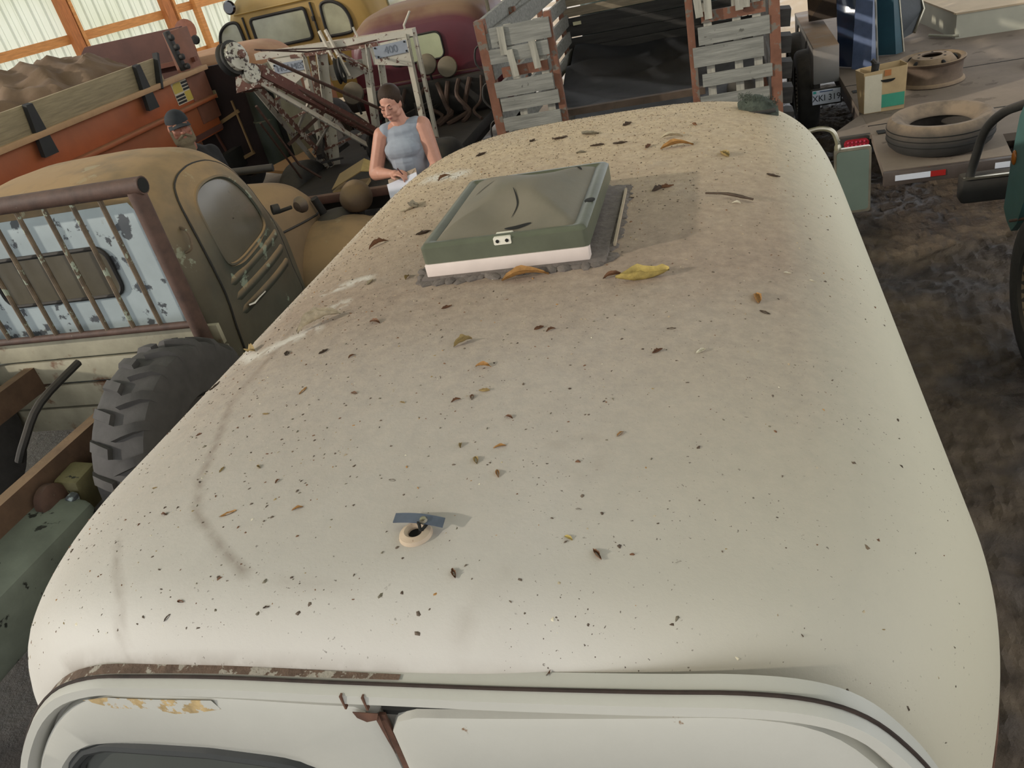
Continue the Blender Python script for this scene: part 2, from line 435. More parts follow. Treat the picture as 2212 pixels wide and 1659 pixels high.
def vanmat():
    M = bpy.data.materials.new('dusty_cream_paint'); M.use_nodes = True; nt = M.node_tree; N = nt.nodes; L = nt.links; P = N['Principled BSDF']
    geo = N.new('ShaderNodeNewGeometry'); at = N.new('ShaderNodeAttribute'); at.attribute_name = 'dirt'
    sp = N.new('ShaderNodeSeparateColor'); L.new(at.outputs['Color'], sp.inputs[0])
    def noise(s, d=6, r=.6):
        n = N.new('ShaderNodeTexNoise'); n.inputs['Scale'].default_value = s; n.inputs['Detail'].default_value = d; n.inputs['Roughness'].default_value = r
        L.new(geo.outputs['Position'], n.inputs[0]); return n.outputs[0]
    def mr(f, a, b, c=0, d=1):
        n = N.new('ShaderNodeMapRange')
        for i, q in enumerate((a, b, c, d)): n.inputs[i+1].default_value = q
        L.new(f, n.inputs[0]); return n.outputs[0]
    def mth(op, a, b):
        n = N.new('ShaderNodeMath'); n.operation = op; n.use_clamp = True
        for i, q in enumerate((a, b)):
            if isinstance(q, (int, float)): n.inputs[i].default_value = q
            else: L.new(q, n.inputs[i])
        return n.outputs[0]
    def mix(f, a, b):
        n = N.new('ShaderNodeMix'); n.data_type = 'RGBA'; L.new(f, n.inputs[0])
        for i, q in ((6, a), (7, b)):
            if isinstance(q, tuple): n.inputs[i].default_value = q
            else: L.new(q, n.inputs[i])
        return n.outputs[2]
    paint = mix(mr(noise(2.2, 3), .3, .7), srgb('bab5aa'), srgb('c4c0b6'))
    pq_ = N.new('ShaderNodeSeparateXYZ'); L.new(geo.outputs['Position'], pq_.inputs[0])
    paint = mix(mr(pq_.outputs[0], XC+.25, XC+.8), paint, srgb('bfb8a0'))
    dust_lit = mix(mr(noise(34, 8, .78), .34, .66), srgb('826f5e'), srgb('a6907a'))
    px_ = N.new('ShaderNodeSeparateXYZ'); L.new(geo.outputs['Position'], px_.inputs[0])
    dust_lit = mix(mth('MULTIPLY', mr(px_.outputs[1], 1.7, 2.9, 0, .85), mr(noise(2.5, 4), .2, .6, .6, 1)), dust_lit, mix(mr(noise(38, 7, .75), .35, .65), srgb('a48c6c'), srgb('d0b994')))  # dust turns paler tan towards the front, sunlight put into its colour
    dust = mth('MULTIPLY', sp.outputs[0], mr(noise(5, 6, .65), .05, .5, .75, 1))
    c = mix(dust, paint, dust_lit)
    c = mix(mth('MULTIPLY', sp.outputs[1], mr(noise(30, 4), .3, .55, .4, 1)), c, srgb('6d5a47'))     # water stains, rust bleed
    c = mix(mth('MULTIPLY', sp.outputs[2], mr(noise(22, 5), .38, .5)), c, srgb('c9c2b6'))            # wiped-clean patches
    spk = mth('MULTIPLY', mr(noise(170, 2, .5), .70, .73), mr(noise(4, 2), .42, .6))
    c = mix(spk, c, srgb('4a3d30'))
    L.new(c, P.inputs['Base Color']); L.new(mr(sp.outputs[0], 0, 1, .62, .85), P.inputs['Roughness'])
    b = N.new('ShaderNodeBump'); b.inputs['Distance'].default_value = .006
    L.new(mr(sp.outputs[0], 0, 1, .10, .55), b.inputs['Strength']); L.new(noise(90, 6, .7), b.inputs['Height']); L.new(b.outputs[0], P.inputs['Normal'])
    return M
VANM = vanmat()
RUST = mat('rust_edge', '5e4030', .85, var=.4, vscale=30, bump=.2)
CREAM = mat('cream_door_paint', 'b7b5aa', .45, var=.06, vscale=3, chip='7a5a3a', cthr=.69, cscale=12, bump=.06, bscale=60)
DARKG = mat('dark_gap', '15140f', .9, var=.2, bump=0)
RUBBER = mat('black_rubber', '2c2e2c', .65, var=.2, bump=.05)
VGLASS = mat('dusty_dark_glass', '4c4f4a', .3, var=.12, vscale=4, bump=0, spec=.6)
van = thing('panel_van', (XC, 2.1, 0), 'cream panel van with dusty rounded roof and square roof vent', 'van')
def seg_dist(px, py, pts):
    d = np.full(px.shape, 9.)
    for (ax, ay), (bx, by) in zip(pts, pts[1:]):
        vx, vy = bx-ax, by-ay; t = np.clip(((px-ax)*vx+(py-ay)*vy)/(vx*vx+vy*vy+1e-9), 0, 1)
        d = np.minimum(d, np.hypot(px-ax-t*vx, py-ay-t*vy))
    return d
def build_van_shell():
    ys = [Y0 + .13*(1-math.cos(R(90)*i/8)) for i in range(8)] + list(np.arange(Y0+.13, Y1, .02)) + [Y1 + NL*math.sin(R(90)*i/60) for i in range(61)]
    n = 150; rows = []
    for y in ys:
        w, h = vprof(min(y, Y1+NL-.001)); row = []
        row += [(XC - w, y, .32), (XC - w, y, .6)]
        for i in range(n+1):
            th = math.pi*(1 - i/n); c, s = math.cos(th), math.sin(th)
            row.append((XC + w*math.copysign(abs(c)**E1, c), y, ZB + h*max(0, s)**E2))
        row += [(XC + w, y, .6), (XC + w, y, .32)]
        rows.append(row)
    A = np.array(rows); nr, nc = A.shape[:2]
    me = bpy.data.meshes.new('body'); idx = np.arange(nr*nc).reshape(nr, nc)
    q = np.stack([idx[:-1, :-1], idx[1:, :-1], idx[1:, 1:], idx[:-1, 1:]], -1).reshape(-1, 4)
    P = A.reshape(-1, 3) - np.array([XC, 2.1, 0])
    me.from_pydata(P.tolist(), [], [list(map(int, r))[::-1] for r in q] + [list(map(int, idx[0]))])
    x, y, z = A[..., 0].ravel(), A[..., 1].ravel(), A[..., 2].ravel()
    up_ = np.clip((z-1.42)/.16, 0, 1)
    side = np.clip((1 - np.abs(x-XC)/VW)*3.2, 0, 1)
    dirt = up_*side*np.clip((y-.60)/1.15, .06, 1)
    dirt *= np.where(x > XC+.5, np.clip(1.25-(x-XC-.5)*2.2, .25, 1), 1)
    dirt = np.clip(dirt*1.0, 0, .93)
    st = np.zeros_like(x)
    for pts, wd, a in STAINS: st = np.maximum(st, a*np.clip(1-seg_dist(x, y, pts)/wd, 0, 1))
    st[z < 1.3] = 0
    cl = np.zeros_like(x)
    for (cx, cy), (bx, by), wd in CLEAN: cl = np.maximum(cl, np.clip(1.6*(1-seg_dist(x, y, [(cx, cy), (bx, by)])/wd), 0, 1))
    ca = me.color_attributes.new('dirt', 'FLOAT_COLOR', 'POINT')
    ca.data.foreach_set('color', np.stack([dirt, st, cl, np.ones_like(st)], -1).ravel().astype('f'))
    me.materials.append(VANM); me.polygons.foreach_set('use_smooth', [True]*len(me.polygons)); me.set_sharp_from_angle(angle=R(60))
    return link('body', me, (XC, 2.1, 0), van)
STAINS = STAIN_DATA[:-2] + [([(x, y-.010) for x, y in p_], .017, a_) for p_, w_, a_ in STAIN_DATA[-2:]]
CLEAN = CLEAN_DATA
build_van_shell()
# ---- rear: drip rail arch, two doors with rubber-set windows
RAIL = [(-1.37, .55), (-1.37, .95), (-1.345, 1.15), (-1.275, 1.329), (-1.166, 1.473), (-1.065, 1.563), (-.974, 1.602), (-.885, 1.612), (-.739, 1.620), (-.577, 1.622), (-.461, 1.624), (-.313, 1.627),
        (-.136, 1.634), (-.03, 1.640), (.045, 1.634), (.095, 1.611), (.135, 1.565), (.172, 1.50), (.21, 1.40), (.24, 1.2), (.25, .95), (.25, .55)]
rp = smoothpath([(x, .585, z) for x, z in RAIL], 4)
cut = min(range(len(rp)), key=lambda i: abs(rp[i].x + .475))
for nm, seg in (('drip_rail', rp[:cut+1]), ('drip_rail', rp[cut:])):
    g = G(); rows = []
    for i, p in enumerate(seg):
        a, b = seg[max(0, i-1)], seg[min(len(seg)-1, i+1)]; d = (b-a).normalized(); nrm = V((-d.z, 0, d.x))
        rows.append([p + nrm*u_ + V((0, v_, 0)) for u_, v_ in ((-.019, .03), (-.017, -.004), (-.008, -.014), (.006, -.012), (.010, 0), (.011, .03))])
    g.grid(rows, cv=True, cap=True); g.o(nm, CREAM, van)
g = G(); nr_ = [V((-(rp[min(len(rp)-1, i+1)]-rp[max(0, i-1)]).normalized().z, 0, (rp[min(len(rp)-1, i+1)]-rp[max(0, i-1)]).normalized().x)) for i in range(len(rp))]; g.tube([p + n_*.0115 + V((0, .004, 0)) for p, n_ in zip(rp, nr_)], .0028, 6); g.o('rail_seam', mat('dark_seam', '33271f', .9, var=.4, vscale=30), van)
g = G(); sel = [(p, n_) for p, n_ in zip(rp, nr_) if -1.15 < p.x < -.46]
g.grid([[p + n_*.0122 + V((0, dy, 0)) for dy in (.007 + .004*i/len(sel), .016, .031 - .012*i/len(sel))] for i, (p, n_) in enumerate(sel)])
g.o('rail_dirt', mat('rail_dirt_brown', '6a5647', .95, var=.35, vscale=30, chip='a19a8c', cthr=.56, cscale=40, bump=.4, bscale=90), van)
jx = rp[cut-2]
for dx in (-.02, .012): G().box((jx.x+dx, .5725, 1.618), (.0025, .006, .026)).o('rail_joint', RUST, van, smooth=0)
def door_outline(left):
    inner = [V((x, 0, z)) for x, z in RAIL]; out = []
    cx, cz = XC, 1.0
    pts = smoothpath(inner, 4); xs = []
    for p in pts:
        q = V((p.x, 0, p.z)); c = V((cx, 0, min(q.z, 1.25))); d = (q-c).normalized(); xs.append(q - d*.026)
    if left: top = [p for p in xs if p.x < -.505] + [V((-.503, 0, 1.592)), V((-.503, 0, .55))]
    else: top = [V((-.493, 0, .55)), V((-.493, 0, 1.578))] + [p for p in xs if p.x > -.47]
    if not left: top = [V((p.x, 0, p.z - max(0, .014*(1-(p.x+.49)/.45)))) for p in top]
    return top
WIN = {True: [(-1.24, .98), (-1.235, 1.2), (-1.208, 1.29), (-1.144, 1.379), (-1.098, 1.418), (-1.046, 1.436), (-.842, 1.441), (-.702, 1.430), (-.654, 1.405), (-.625, 1.36), (-.612, 1.28), (-.612, .98)],
       False: [(-.47, .98), (-.47, 1.32), (-.452, 1.385), (-.408, 1.414), (-.328, 1.428), (-.193, 1.442), (-.039, 1.455), (.029, 1.452), (.075, 1.43), (.11, 1.38), (.13, 1.28), (.135, .98)]}
for left in (True, False):
    ol = door_outline(left); wn_ = [V((x, 0, z)) for x, z in WIN[left]]
    c = sum(wn_, V())/len(wn_)
    n = 96
    def byang(pts):
        pts = resample(pts, 600); res = []
        an = [math.atan2(p.z-c.z, p.x-c.x) for p in pts]
        for i in range(n):
            t = -math.pi + 2*math.pi*i/n; j = min(range(len(pts)), key=lambda k: abs((an[k]-t+math.pi) % (2*math.pi)-math.pi)); res.append(pts[j])
        return res
    oo, ii = byang(ol), byang(wn_)
    yy = .578 if left else .574
    bulge = [[p + V((0, yy + dy, 0)) for p in L_] for L_, dy in (([a.lerp(b, 0) for a, b in zip(oo, ii)], .022), ([a.lerp(b, .02) for a, b in zip(oo, ii)], .004), ([a.lerp(b, .1) for a, b in zip(oo, ii)], .0), ([a.lerp(b, .72) for a, b in zip(oo, ii)], .0), ([a.lerp(b, .86) for a, b in zip(oo, ii)], .010), (ii, .018), (ii, .04))]
    g = G(); g.grid(bulge, cv=True)
    d_ = g.o('rear_door', CREAM, van)
    g = G(); g.tube([p + V((0, yy+.014, 0)) for p in ii], .011, 8, closed=True); gk = g.o('window_gasket', RUBBER, d_)
    inn = [p.lerp(c, .05) for p in ii]
    g = G(); g.tube([p + V((0, yy+.018, 0)) for p in inn], .007, 6, closed=True); g.o('gasket_lip', RUBBER, d_)
    g = G(); g.prism([p + V((0, yy+.02, 0)) for p in ii], (0, .005, 0)); g.o('window_glass', VGLASS, d_, smooth=0)
G().box((-.4985, .584, 1.19), (.009, .004, .78)).o('door_gap', RUST, van, smooth=0)
G().prism([(-.5065, .5775, 1.585), (-.499, .5775, 1.585), (-.500, .5775, 1.50), (-.503, .5775, 1.53)], (0, -.0012, 0)).o('rust_patch', RUST, van, smooth=0)
G().prism([(-.535, .5755, 1.592), (-.497, .5755, 1.592), (-.503, .5755, 1.578), (-.52, .5755, 1.572), (-.532, .5755, 1.58)], (0, -.001, 0)).o('rust_patch', RUST, van, smooth=0)
G().box((-.30, .592, 1.595), (.40, .004, .05)).o('door_top_gap', DARKG, van, smooth=0)
OCHRE = mat('ochre_residue', 'b39a6c', .9, var=.4, vscale=40, chip='b7b5aa', cthr=.5, cscale=30, bump=.1)
g = G(); g.prism([(x, .5779, z) for x, z in ((-1.0, 1.575), (-.95, 1.585), (-.86, 1.588), (-.76, 1.594), (-.752, 1.575), (-.80, 1.562), (-.84, 1.556), (-.88, 1.565), (-.95, 1.560))], (0, -.0003, 0)); g.o('paint_residue', OCHRE, van, smooth=0)
# side seam where roof meets side panel
seam = smoothpath([(XC+.925-.005, 3.1, 1.13), (XC+.925, 2, 1.15), (XC+.925, 1.2, 1.17), (XC+.925, 1.0, 1.17), (XC+.92, .92, 1.14), (XC+.921, .90, 1.06), (XC+.922, .94, .95), (XC+.922, 1.05, .86)], 6)
def vside(y, z):
    w, h = vprof(y); s = min(1, max(0, (z-ZB)/h))**(1/E2); return XC + w*math.sqrt(max(0, 1-s*s))**E1
g = G(); g.tube([(vside(p.y, p.z)+.001, p.y, p.z) for p in seam], .004, 6); g.o('roof_seam', RUST, van)
# wheels under the van
TIRE = mat('worn_black_tire', '33322f', .85, var=.3, vscale=12, dust='6b5f50', damt=.35, bump=.25, bscale=60)
STEELR = mat('dusty_steel_rim', '8b8172', .55, metal=.4, var=.3, dust=DUST, damt=.5, bump=.1)
def wheel(parent, c, r, wd, axis=(1, 0, 0), rim=STEELR, tm=TIRE, lugs=0, lugw=.05):
    c = V(c); h = wd/2; ri = r*.58
    g = G(); g.lathe([(ri, -h*.7), (ri*1.05, -h*.95), (r*.8, -h), (r*.93, -h*.92), (r*.985, -h*.7), (r, -h*.3), (r, h*.3), (r*.985, h*.7), (r*.93, h*.92), (r*.8, h), (ri*1.05, h*.95), (ri, h*.7), (ri, -h*.7)], c, axis, 40, closed=False)
    t = g.o('tire', tm, parent)
    g = G(); g.lathe([(.02, h*.35), (ri*.35, h*.35), (ri*.4, h*.5), (ri*.62, h*.45), (ri*.8, h*.2), (ri*.93, h*.3), (ri*1.02, h*.8), (ri*1.04, h*.8), (ri, h*.5), (ri, -h*.7), (.02, -h*.7)], c, axis, 32)
    g.o('rim', rim, t)
    return t
for sx in (-1, 1):
    for y in (1.35, 3.35): wheel(van, (XC + sx*.78, y, .33), .33, .17, (sx, 0, 0))
# ---- door mirror on its arm, far right corner
CHROME = mat('tarnished_chrome', 'a9a28f', .28, metal=.9, var=.3, vscale=12, bump=.05)
MIRG = mat('mirror_back', '6c7a6c', .5, var=.12, vscale=6, bump=.05, dust=DUST, damt=.2)
g = G(); g.tube(smoothpath([(.26, 3.5, 1.40), (.31, 3.5, 1.415), (.36, 3.5, 1.418), (.40, 3.5, 1.40), (.418, 3.5, 1.36), (.421, 3.5, 1.33)], 5), .010, 8)
arm = g.o('mirror_arm', CHROME, van)
g = G().lathe([(.004, 0), (.014, .003), (.014, .02), (.009, .03), (.009, .045)], (.421, 3.5, 1.315), (0, 0, 1), 12); g.o('swivel', CHROME, arm)
g = G(); g.prism([(x, 3.49, z) for x, z in rrect(.478, 1.18, .145, .285, .012)], (0, .018, 0)); mh = g.o('mirror_head', CHROME, van)
g = G(); g.prism([(x, 3.4885, z) for x, z in rrect(.478, 1.18, .126, .262, .014)], (0, -.002, 0)); g.o('mirror_glass', MIRG, mh)
# ---- roof vent
VPL = mat('olive_vent_plastic', '605e50', .5, var=.15, vscale=8, dust='857966', damt=.45, bump=.08)
VEDGE = mat('olive_vent_edge', '585b49', .4, var=.2, vscale=10, chip='c9c3ae', cthr=.74, cscale=40, bump=.06)
WHT = mat('white_vent_strip', 'd8c8bb', .5, var=.08, vscale=12, bump=.03)
DARK = mat('dark_hole', '15140f', .9, var=.2, bump=0)
SEAL = mat('grey_sealant', '6b625a', .9, var=.3, vscale=40, bump=.5, bscale=70)
vx0, vx1, vy0, vy1, vz = -.765, -.340, 1.735, 2.235, 1.698
vent = link('roof_vent', G().box((0, 0, 0), (vx1-vx0+.06, vy1-vy0+.04, .012)).bm and None, (0, 0, 0), van) if False else None
g = G(); g.box(((vx0+vx1)/2+.012, (vy0+vy1)/2, vz+.002), (vx1-vx0+.05, vy1-vy0+.03, .016), bevel=.004)
vent = g.o('roof_vent', SEAL, van)
vent['label'] = 'square olive plastic roof vent with cracked domed lid'
g = G()
for i in range(60):
    t = i/60*2*math.pi; q = rrect((vx0+vx1)/2+.01, (vy0+vy1)/2, vx1-vx0+.055, vy1-vy0+.035, .03)
for i, (x, y) in enumerate([(p.x, p.y) for p in resample([(a, b, 0) for a, b in q], 120)]):
    g.ell((x+rng.normal()*.004, y+rng.normal()*.004, zroof(x, y)+.0005), (.020+rng.random()*.012, .009+rng.random()*.012, .004+.004*rng.random()), (0, 0, rng.random()*3), 7, 5)
g.o('sealant_bead', SEAL, vent)
G().box(((vx0+vx1)/2, vy0+.012, vz+.026), (vx1-vx0-.004, .03, .034), bevel=.003).o('white_strip', WHT, vent)
g = G()                                                        # lid rim: frame tapering up
def lidring(ins, z, r): return [(x, y, z) for x, y in rrect((vx0+vx1)/2, (vy0+vy1)/2, vx1-vx0-2*ins, vy1-vy0-2*ins, r)]
g.grid([lidring(.006, vz+.036, .012), lidring(0, vz+.042, .014), lidring(.0, vz+.085, .014), lidring(.008, vz+.093, .014), lidring(.02, vz+.094, .01), lidring(.034, vz+.088, .01)], cv=True)
g.face(g.vs(lidring(.006, vz+.036, .012)))
rim = g.o('lid_rim', VEDGE, vent)
g = G(); nn = 26; rows = []
cx, cy = (vx0+vx1)/2, (vy0+vy1)/2; hx, hy = (vx1-vx0)/2-.034, (vy1-vy0)/2-.034
for i in range(nn+1):
    row = []
    for j in range(nn+1):
        u_, v_ = -1+2*i/nn, -1+2*j/nn; k_ = max(abs(u_), abs(v_)); r_ = math.hypot(u_, v_)
        dome = .075*(1-max(abs(u_), abs(v_))**1.15)**.85 if k_ < 1 else 0
        dome = min(dome, .058 - .006*v_)
        dome -= .024*math.exp(-((u_+.15)**2*5+(v_+.55)**2*7)) + .02*math.exp(-((u_-.25)**2*9+(v_-.62)**2*10)) - .006*math.sin(5*u_+2)*math.cos(4*v_)*(1-k_)
        row.append((cx+hx*u_, cy+hy*v_, vz+.088+dome))
    rows.append(row)
g.grid(rows); lid = g.o('lid', VPL, vent)
def lidz(x, y):
    u_, v_ = (x-cx)/hx, (y-cy)/hy; k_ = max(abs(u_), abs(v_))
    dome = .075*(1-k_**1.15)**.85 if k_ < 1 else 0
    dome = min(dome, .058-.006*v_) - (.024*math.exp(-((u_+.15)**2*5+(v_+.55)**2*7)) + .02*math.exp(-((u_-.25)**2*9+(v_-.62)**2*10)) - .006*math.sin(5*u_+2)*math.cos(4*v_)*(1-k_))
    return vz+.088+dome
def crack(pts, wds, name='crack'):
    g = G(); pts = smoothpath([(x, y, 0) for x, y in pts], 4); n_ = len(pts)
    rows = []
    for i, p in enumerate(pts):
        a, b = pts[max(0, i-1)], pts[min(n_-1, i+1)]; d = (b-a).normalized(); nr = V((-d.y, d.x, 0)); w_ = wds*math.sin(math.pi*(i+.3)/(n_-.4))**.7
        rows.append([(q.x, q.y, lidz(q.x, q.y)+.0018) for q in (p-nr*w_, p+nr*w_)])
    g.grid(rows); return g.o(name, DARK, lid, smooth=0)
crack([(cx+.075, cy+.12), (cx+.06, cy+.145), (cx+.075, cy+.17), (cx+.085, cy+.2)], .009)
crack([(cx+.105, cy+.185), (cx+.13, cy+.178), (cx+.15, cy+.15)], .005)
crack([(cx+.0, cy-.04), (cx+.015, cy-.08), (cx+.02, cy-.11), (cx+.01, cy-.15)], .0022)
crack([(cx-.125, cy+.02), (cx-.1, cy+.045), (cx-.075, cy+.055)], .003)
crack([(cx+.0, cy-.195), (cx+.03, cy-.2), (cx+.07, cy-.196)], .006)
g = G(); g.prism([(x, vy0+.035, z) for x, z in rrect(cx+.005, vz+.083, .044, .019, .003)], (0, -.037, 0)); hg = g.o('hinge_plate', mat('white_metal', 'ded8c4', .45, var=.05, bump=0), vent)
for dx in (-.012, .012): G().lathe([(.0045, 0), (.0045, .0015)], (cx+.005+dx, vy0-.002, vz+.083), (0, -1, 0), 14).o('rivet_hole', DARK, hg)
G().ell((vx1-.014, cy-.07, vz+.093), (.014, .018, .002)).o('vent_slot', DARK, vent)
G().box((vx1+.045, cy+.02, vz+.011), (.006, .40, .008), (0, 0, .02)).o('trim_strip', mat('tan_strip', 'a8977c', .6, var=.2), vent)
# ================================================================== green flatbed truck with headache rack, left of the van
GRN = mat('faded_green_paint', '45463a', .6, var=.35, vscale=4, dust='a3855f', damt=.95, chip='84907c', cthr=.615, cscale=5, bump=.1, bscale=25)
PALE = mat('pale_chipped_paint', 'a9b4b4', .6, var=.14, vscale=3, chip='4b4f52', cthr=.565, cscale=7, rust='7a6a55', rthr=.66, bump=.08, bscale=30)
PALEY = mat('pale_rusty_bed_paint', 'a39c84', .65, var=.3, vscale=4, rust='6d4a30', rthr=.58, chip='55482f', cthr=.66, cscale=8, bump=.15, bscale=20)
PIPE = mat('rusty_pipe', '543d31', .7, var=.35, vscale=14, chip='87806d', cthr=.68, cscale=20, bump=.15, bscale=50)
BARM = mat('thin_rusty_bar', '6b5a45', .7, var=.5, vscale=16, chip='9aa08a', cthr=.58, cscale=18, bump=.1)
BRN = mat('dusty_brown_beam', '5c4534', .85, var=.4, vscale=9, dust='8a7050', damt=.6, bump=.2)
SOOT = mat('blackish_steel', '23221f', .7, var=.4, vscale=10, dust='5d5142', damt=.35, bump=.12)
TGLASS = mat('dusty_cab_glass', '5f594b', .22, var=.25, vscale=3, dust='85755c', damt=.3, bump=0, spec=.7)
TREAD = mat('lugged_tire_rubber', '4a4744', .85, var=.25, vscale=10, bump=.2, bscale=30)
gt = thing('flatbed_truck', (-3.55, 3.6, 0), 'old dusty green truck with a rusty pipe headache rack behind its cab', 'truck')
class Cab:                                                      # rounded cab shell: superellipse rings along y
    def __init__(s, xc, w, zb, st, e1=.5, e2=.42): s.xc, s.w, s.zb, s.st, s.e1, s.e2 = xc, w, zb, st, e1, e2
    def at(s, y):
        st = s.st
        for a, b in zip(st, st[1:]):
            if a[0] <= y <= b[0]:
                t = (y-a[0])/(b[0]-a[0]); return a[1]+(b[1]-a[1])*t, a[2]+(b[2]-a[2])*t
        return (st[0] if y < st[0][0] else st[-1])[1:]
    def side(s, y, z, sgn=1):
        k, zt = s.at(y); h = zt-s.zb; q = min(1, max(0, (z-s.zb)/h))**(1/s.e2); return s.xc + sgn*s.w*k*math.sqrt(max(0, 1-q*q))**s.e1
    def shell(s, name, mt, parent, n=48, sub=3):
        ys = []
        for a, b in zip(s.st, s.st[1:]): ys += [a[0] + (b[0]-a[0])*i/sub for i in range(sub)]
        ys.append(s.st[-1][0]); rows = []
        for y in ys:
            k, zt = s.at(y); h = zt-s.zb
            row = [(s.xc-s.w*k, y, s.zb-.35)] + [(s.xc + s.w*k*math.copysign(abs(math.cos(t))**s.e1, math.cos(t)), y, s.zb + h*max(0, math.sin(t))**s.e2) for t in (math.pi*(1-i/n) for i in range(n+1))] + [(s.xc+s.w*k, y, s.zb-.35)]
            rows.append(row)
        g = G(); g.grid(rows, cap=True); return g.o(name, mt, parent, smooth=55)
cab = Cab(-3.55, .82, .75, [(3.28, .90, 1.60), (3.31, .95, 1.67), (3.38, .985, 1.715), (3.5, 1, 1.745), (3.75, 1, 1.755), (3.95, .99, 1.745), (4.08, .975, 1.71), (4.16, .96, 1.65), (4.28, .93, 1.42), (4.38, .90, 1.22)])
cab.shell('cab', GRN, gt)
def sidepath(cb, pts, off, sgn=1): return [(cb.side(y, z, sgn) + off*sgn, y, z) for y, z in pts]
# door with window, beads, handle
wout = [(p.x, p.y) for p in smoothpath([(3.56, 1.30, 0), (3.575, 1.44, 0), (3.63, 1.51, 0), (3.75, 1.545, 0), (3.92, 1.53, 0), (4.02, 1.46, 0), (4.09, 1.32, 0), (4.12, 1.19, 0), (4.07, 1.13, 0), (3.9, 1.105, 0), (3.68, 1.09, 0), (3.58, 1.13, 0)], 5, True)]
dout = [(p.x, p.y) for p in smoothpath([(3.50, .5, 0), (3.48, 1.0, 0), (3.47, 1.3, 0), (3.50, 1.5, 0), (3.60, 1.60, 0), (3.80, 1.635, 0), (4.0, 1.60, 0), (4.10, 1.5, 0), (4.2, 1.25, 0), (4.26, 1.1, 0), (4.27, .8, 0), (4.25, .5, 0)], 6, True)]
wo = resample([(y, z, 0) for y, z in wout], 60); do = resample([(y, z, 0) for y, z in dout], 60)
def loopalign(a, b):
    k = min(range(len(b)), key=lambda k: (a[0]-b[k]).length); b = b[k:]+b[:k]
    if (a[10]-b[10]).length > (a[10]-b[-10]).length: b = [b[0]] + b[1:][::-1]
    return b
ca_, cb_ = sum(wo, V())/60, sum(do, V())/60
def angs(pts, c, n=60):
    out = []
    pts = resample(pts, 400); an = [math.atan2(p.y-c.y, p.x-c.x) for p in pts]
    for i in range(n):
        t = -math.pi+2*math.pi*i/n; out.append(pts[min(range(400), key=lambda k: abs((an[k]-t+math.pi) % (2*math.pi)-math.pi))])
    return out
wo, do = angs(wo, ca_), angs(do, ca_)
g = G(); g.grid([sidepath(cab, [(p.x, p.y) for p in (a.lerp(b, f) for a, b in zip(do, wo))], off) for f, off in ((0, -.004), (0, .008), (.05, .012), (.5, .012), (.88, .012), (.97, .018), (1, .004))], cv=True)
door = g.o('door', GRN, gt)
g = G(); g.tube(sidepath(cab, [(p.x, p.y) for p in do], .006), .006, 5, closed=True); g.o('door_seam', SOOT, door)
g = G(); g.tube(sidepath(cab, [(p.x, p.y) for p in (a.lerp(ca_, .02) for a in wo)], .012), .012, 6, closed=True); g.o('window_trim', GRN, door)
g = G(); g.grid([sidepath(cab, [(p.x, p.y) for p in (a.lerp(ca_, f_) for a in wo)], .006) for f_ in (0, .15, .3, .45, .6, .75, .88, .98)], cv=True); g.o('window_glass', TGLASS, door)
for z0, z1 in ((1.02, 1.06), (.93, .96), (.845, .865)):
    pts = [(3.53+.71*i/14, z0+(z1-z0)*i/14) for i in range(15)]
    g = G(); g.tube(sidepath(cab, pts, -.020), [.03]+[.042]*13+[.03], 10); g.o('door_bead', GRN, door)
g = G(); g.tube([(-2.70, 3.60, .86), (-2.675, 3.61, .862), (-2.672, 3.66, .868), (-2.668, 3.74, .872)], [.012, .012, .009, .006], 8); g.o('door_handle', CHROME, door)
g = G(); g.prism([(x, 3.262, z) for x, z in rrect(-3.55, 1.285, .80, .27, .07)], (0, -.006, 0)); bw = g.o('rear_window', TGLASS, gt)
g = G(); g.tube([(x, 3.258, z) for x, z in rrect(-3.55, 1.285, .80, .27, .07)], .012, 6, closed=True); g.o('window_gasket', SOOT, bw)
# pale back panel of the cab
g = G(); n_ = 30; rows = []
for z, ins in ((.42, .0), (.8, 0), (1.1, .02), (1.35, .045), (1.5, .07), (1.585, .10), (1.62, .13)):
    rows.append([(-3.55 + (.78-ins)*(-1+2*i/n_), 3.268 + (.012 if z > 1.6 else 0), z) for i in range(n_+1)])
g.grid(rows); g.o('back_panel', PALE, gt)
# bed bulkhead: pale boards behind the rear wheel
for i, (z0, z1) in enumerate(((.34, .50), (.51, .66), (.67, .82), (.83, .95))):
    g = G(); g.box((-3.5, 3.21 - .004*(i % 2), (z0+z1)/2), (1.72, .03, z1-z0-.006), bevel=.004); g.o('bulkhead_panel', PALEY, gt)
# headache rack
rk = G().tube([(-2.712, 3.15, .42), (-2.708, 3.15, 1.70)], .043, 16).o('rack_post', PIPE, gt)
G().tube([(-4.36, 3.15, .42), (-4.36, 3.15, 1.72)], .043, 14).o('rack_post', PIPE, gt)
top = G().tube([(-4.42, 3.15, 1.745), (-2.655, 3.15, 1.722)], .043, 16).o('rack_top_pipe', PIPE, gt)
G().lathe([(.036, 0), (.036, .003)], (-2.6555, 3.15, 1.722), (1, 0, 0), 16).o('pipe_bore', DARK, top)
G().tube([(-4.36, 3.15, .99), (-2.712, 3.15, .985)], .020, 10).o('rack_bottom_pipe', PIPE, gt)
bar = shared('rack_bar_mesh', lambda g: g.tube([(0, 0, -.37), (0, 0, .37)], .0125, 8), BARM)
for i in range(8): link('rack_bar', bar, (-2.93 - .172*i, 3.15, 1.355), gt, (0, rng.normal()*.008, 0))
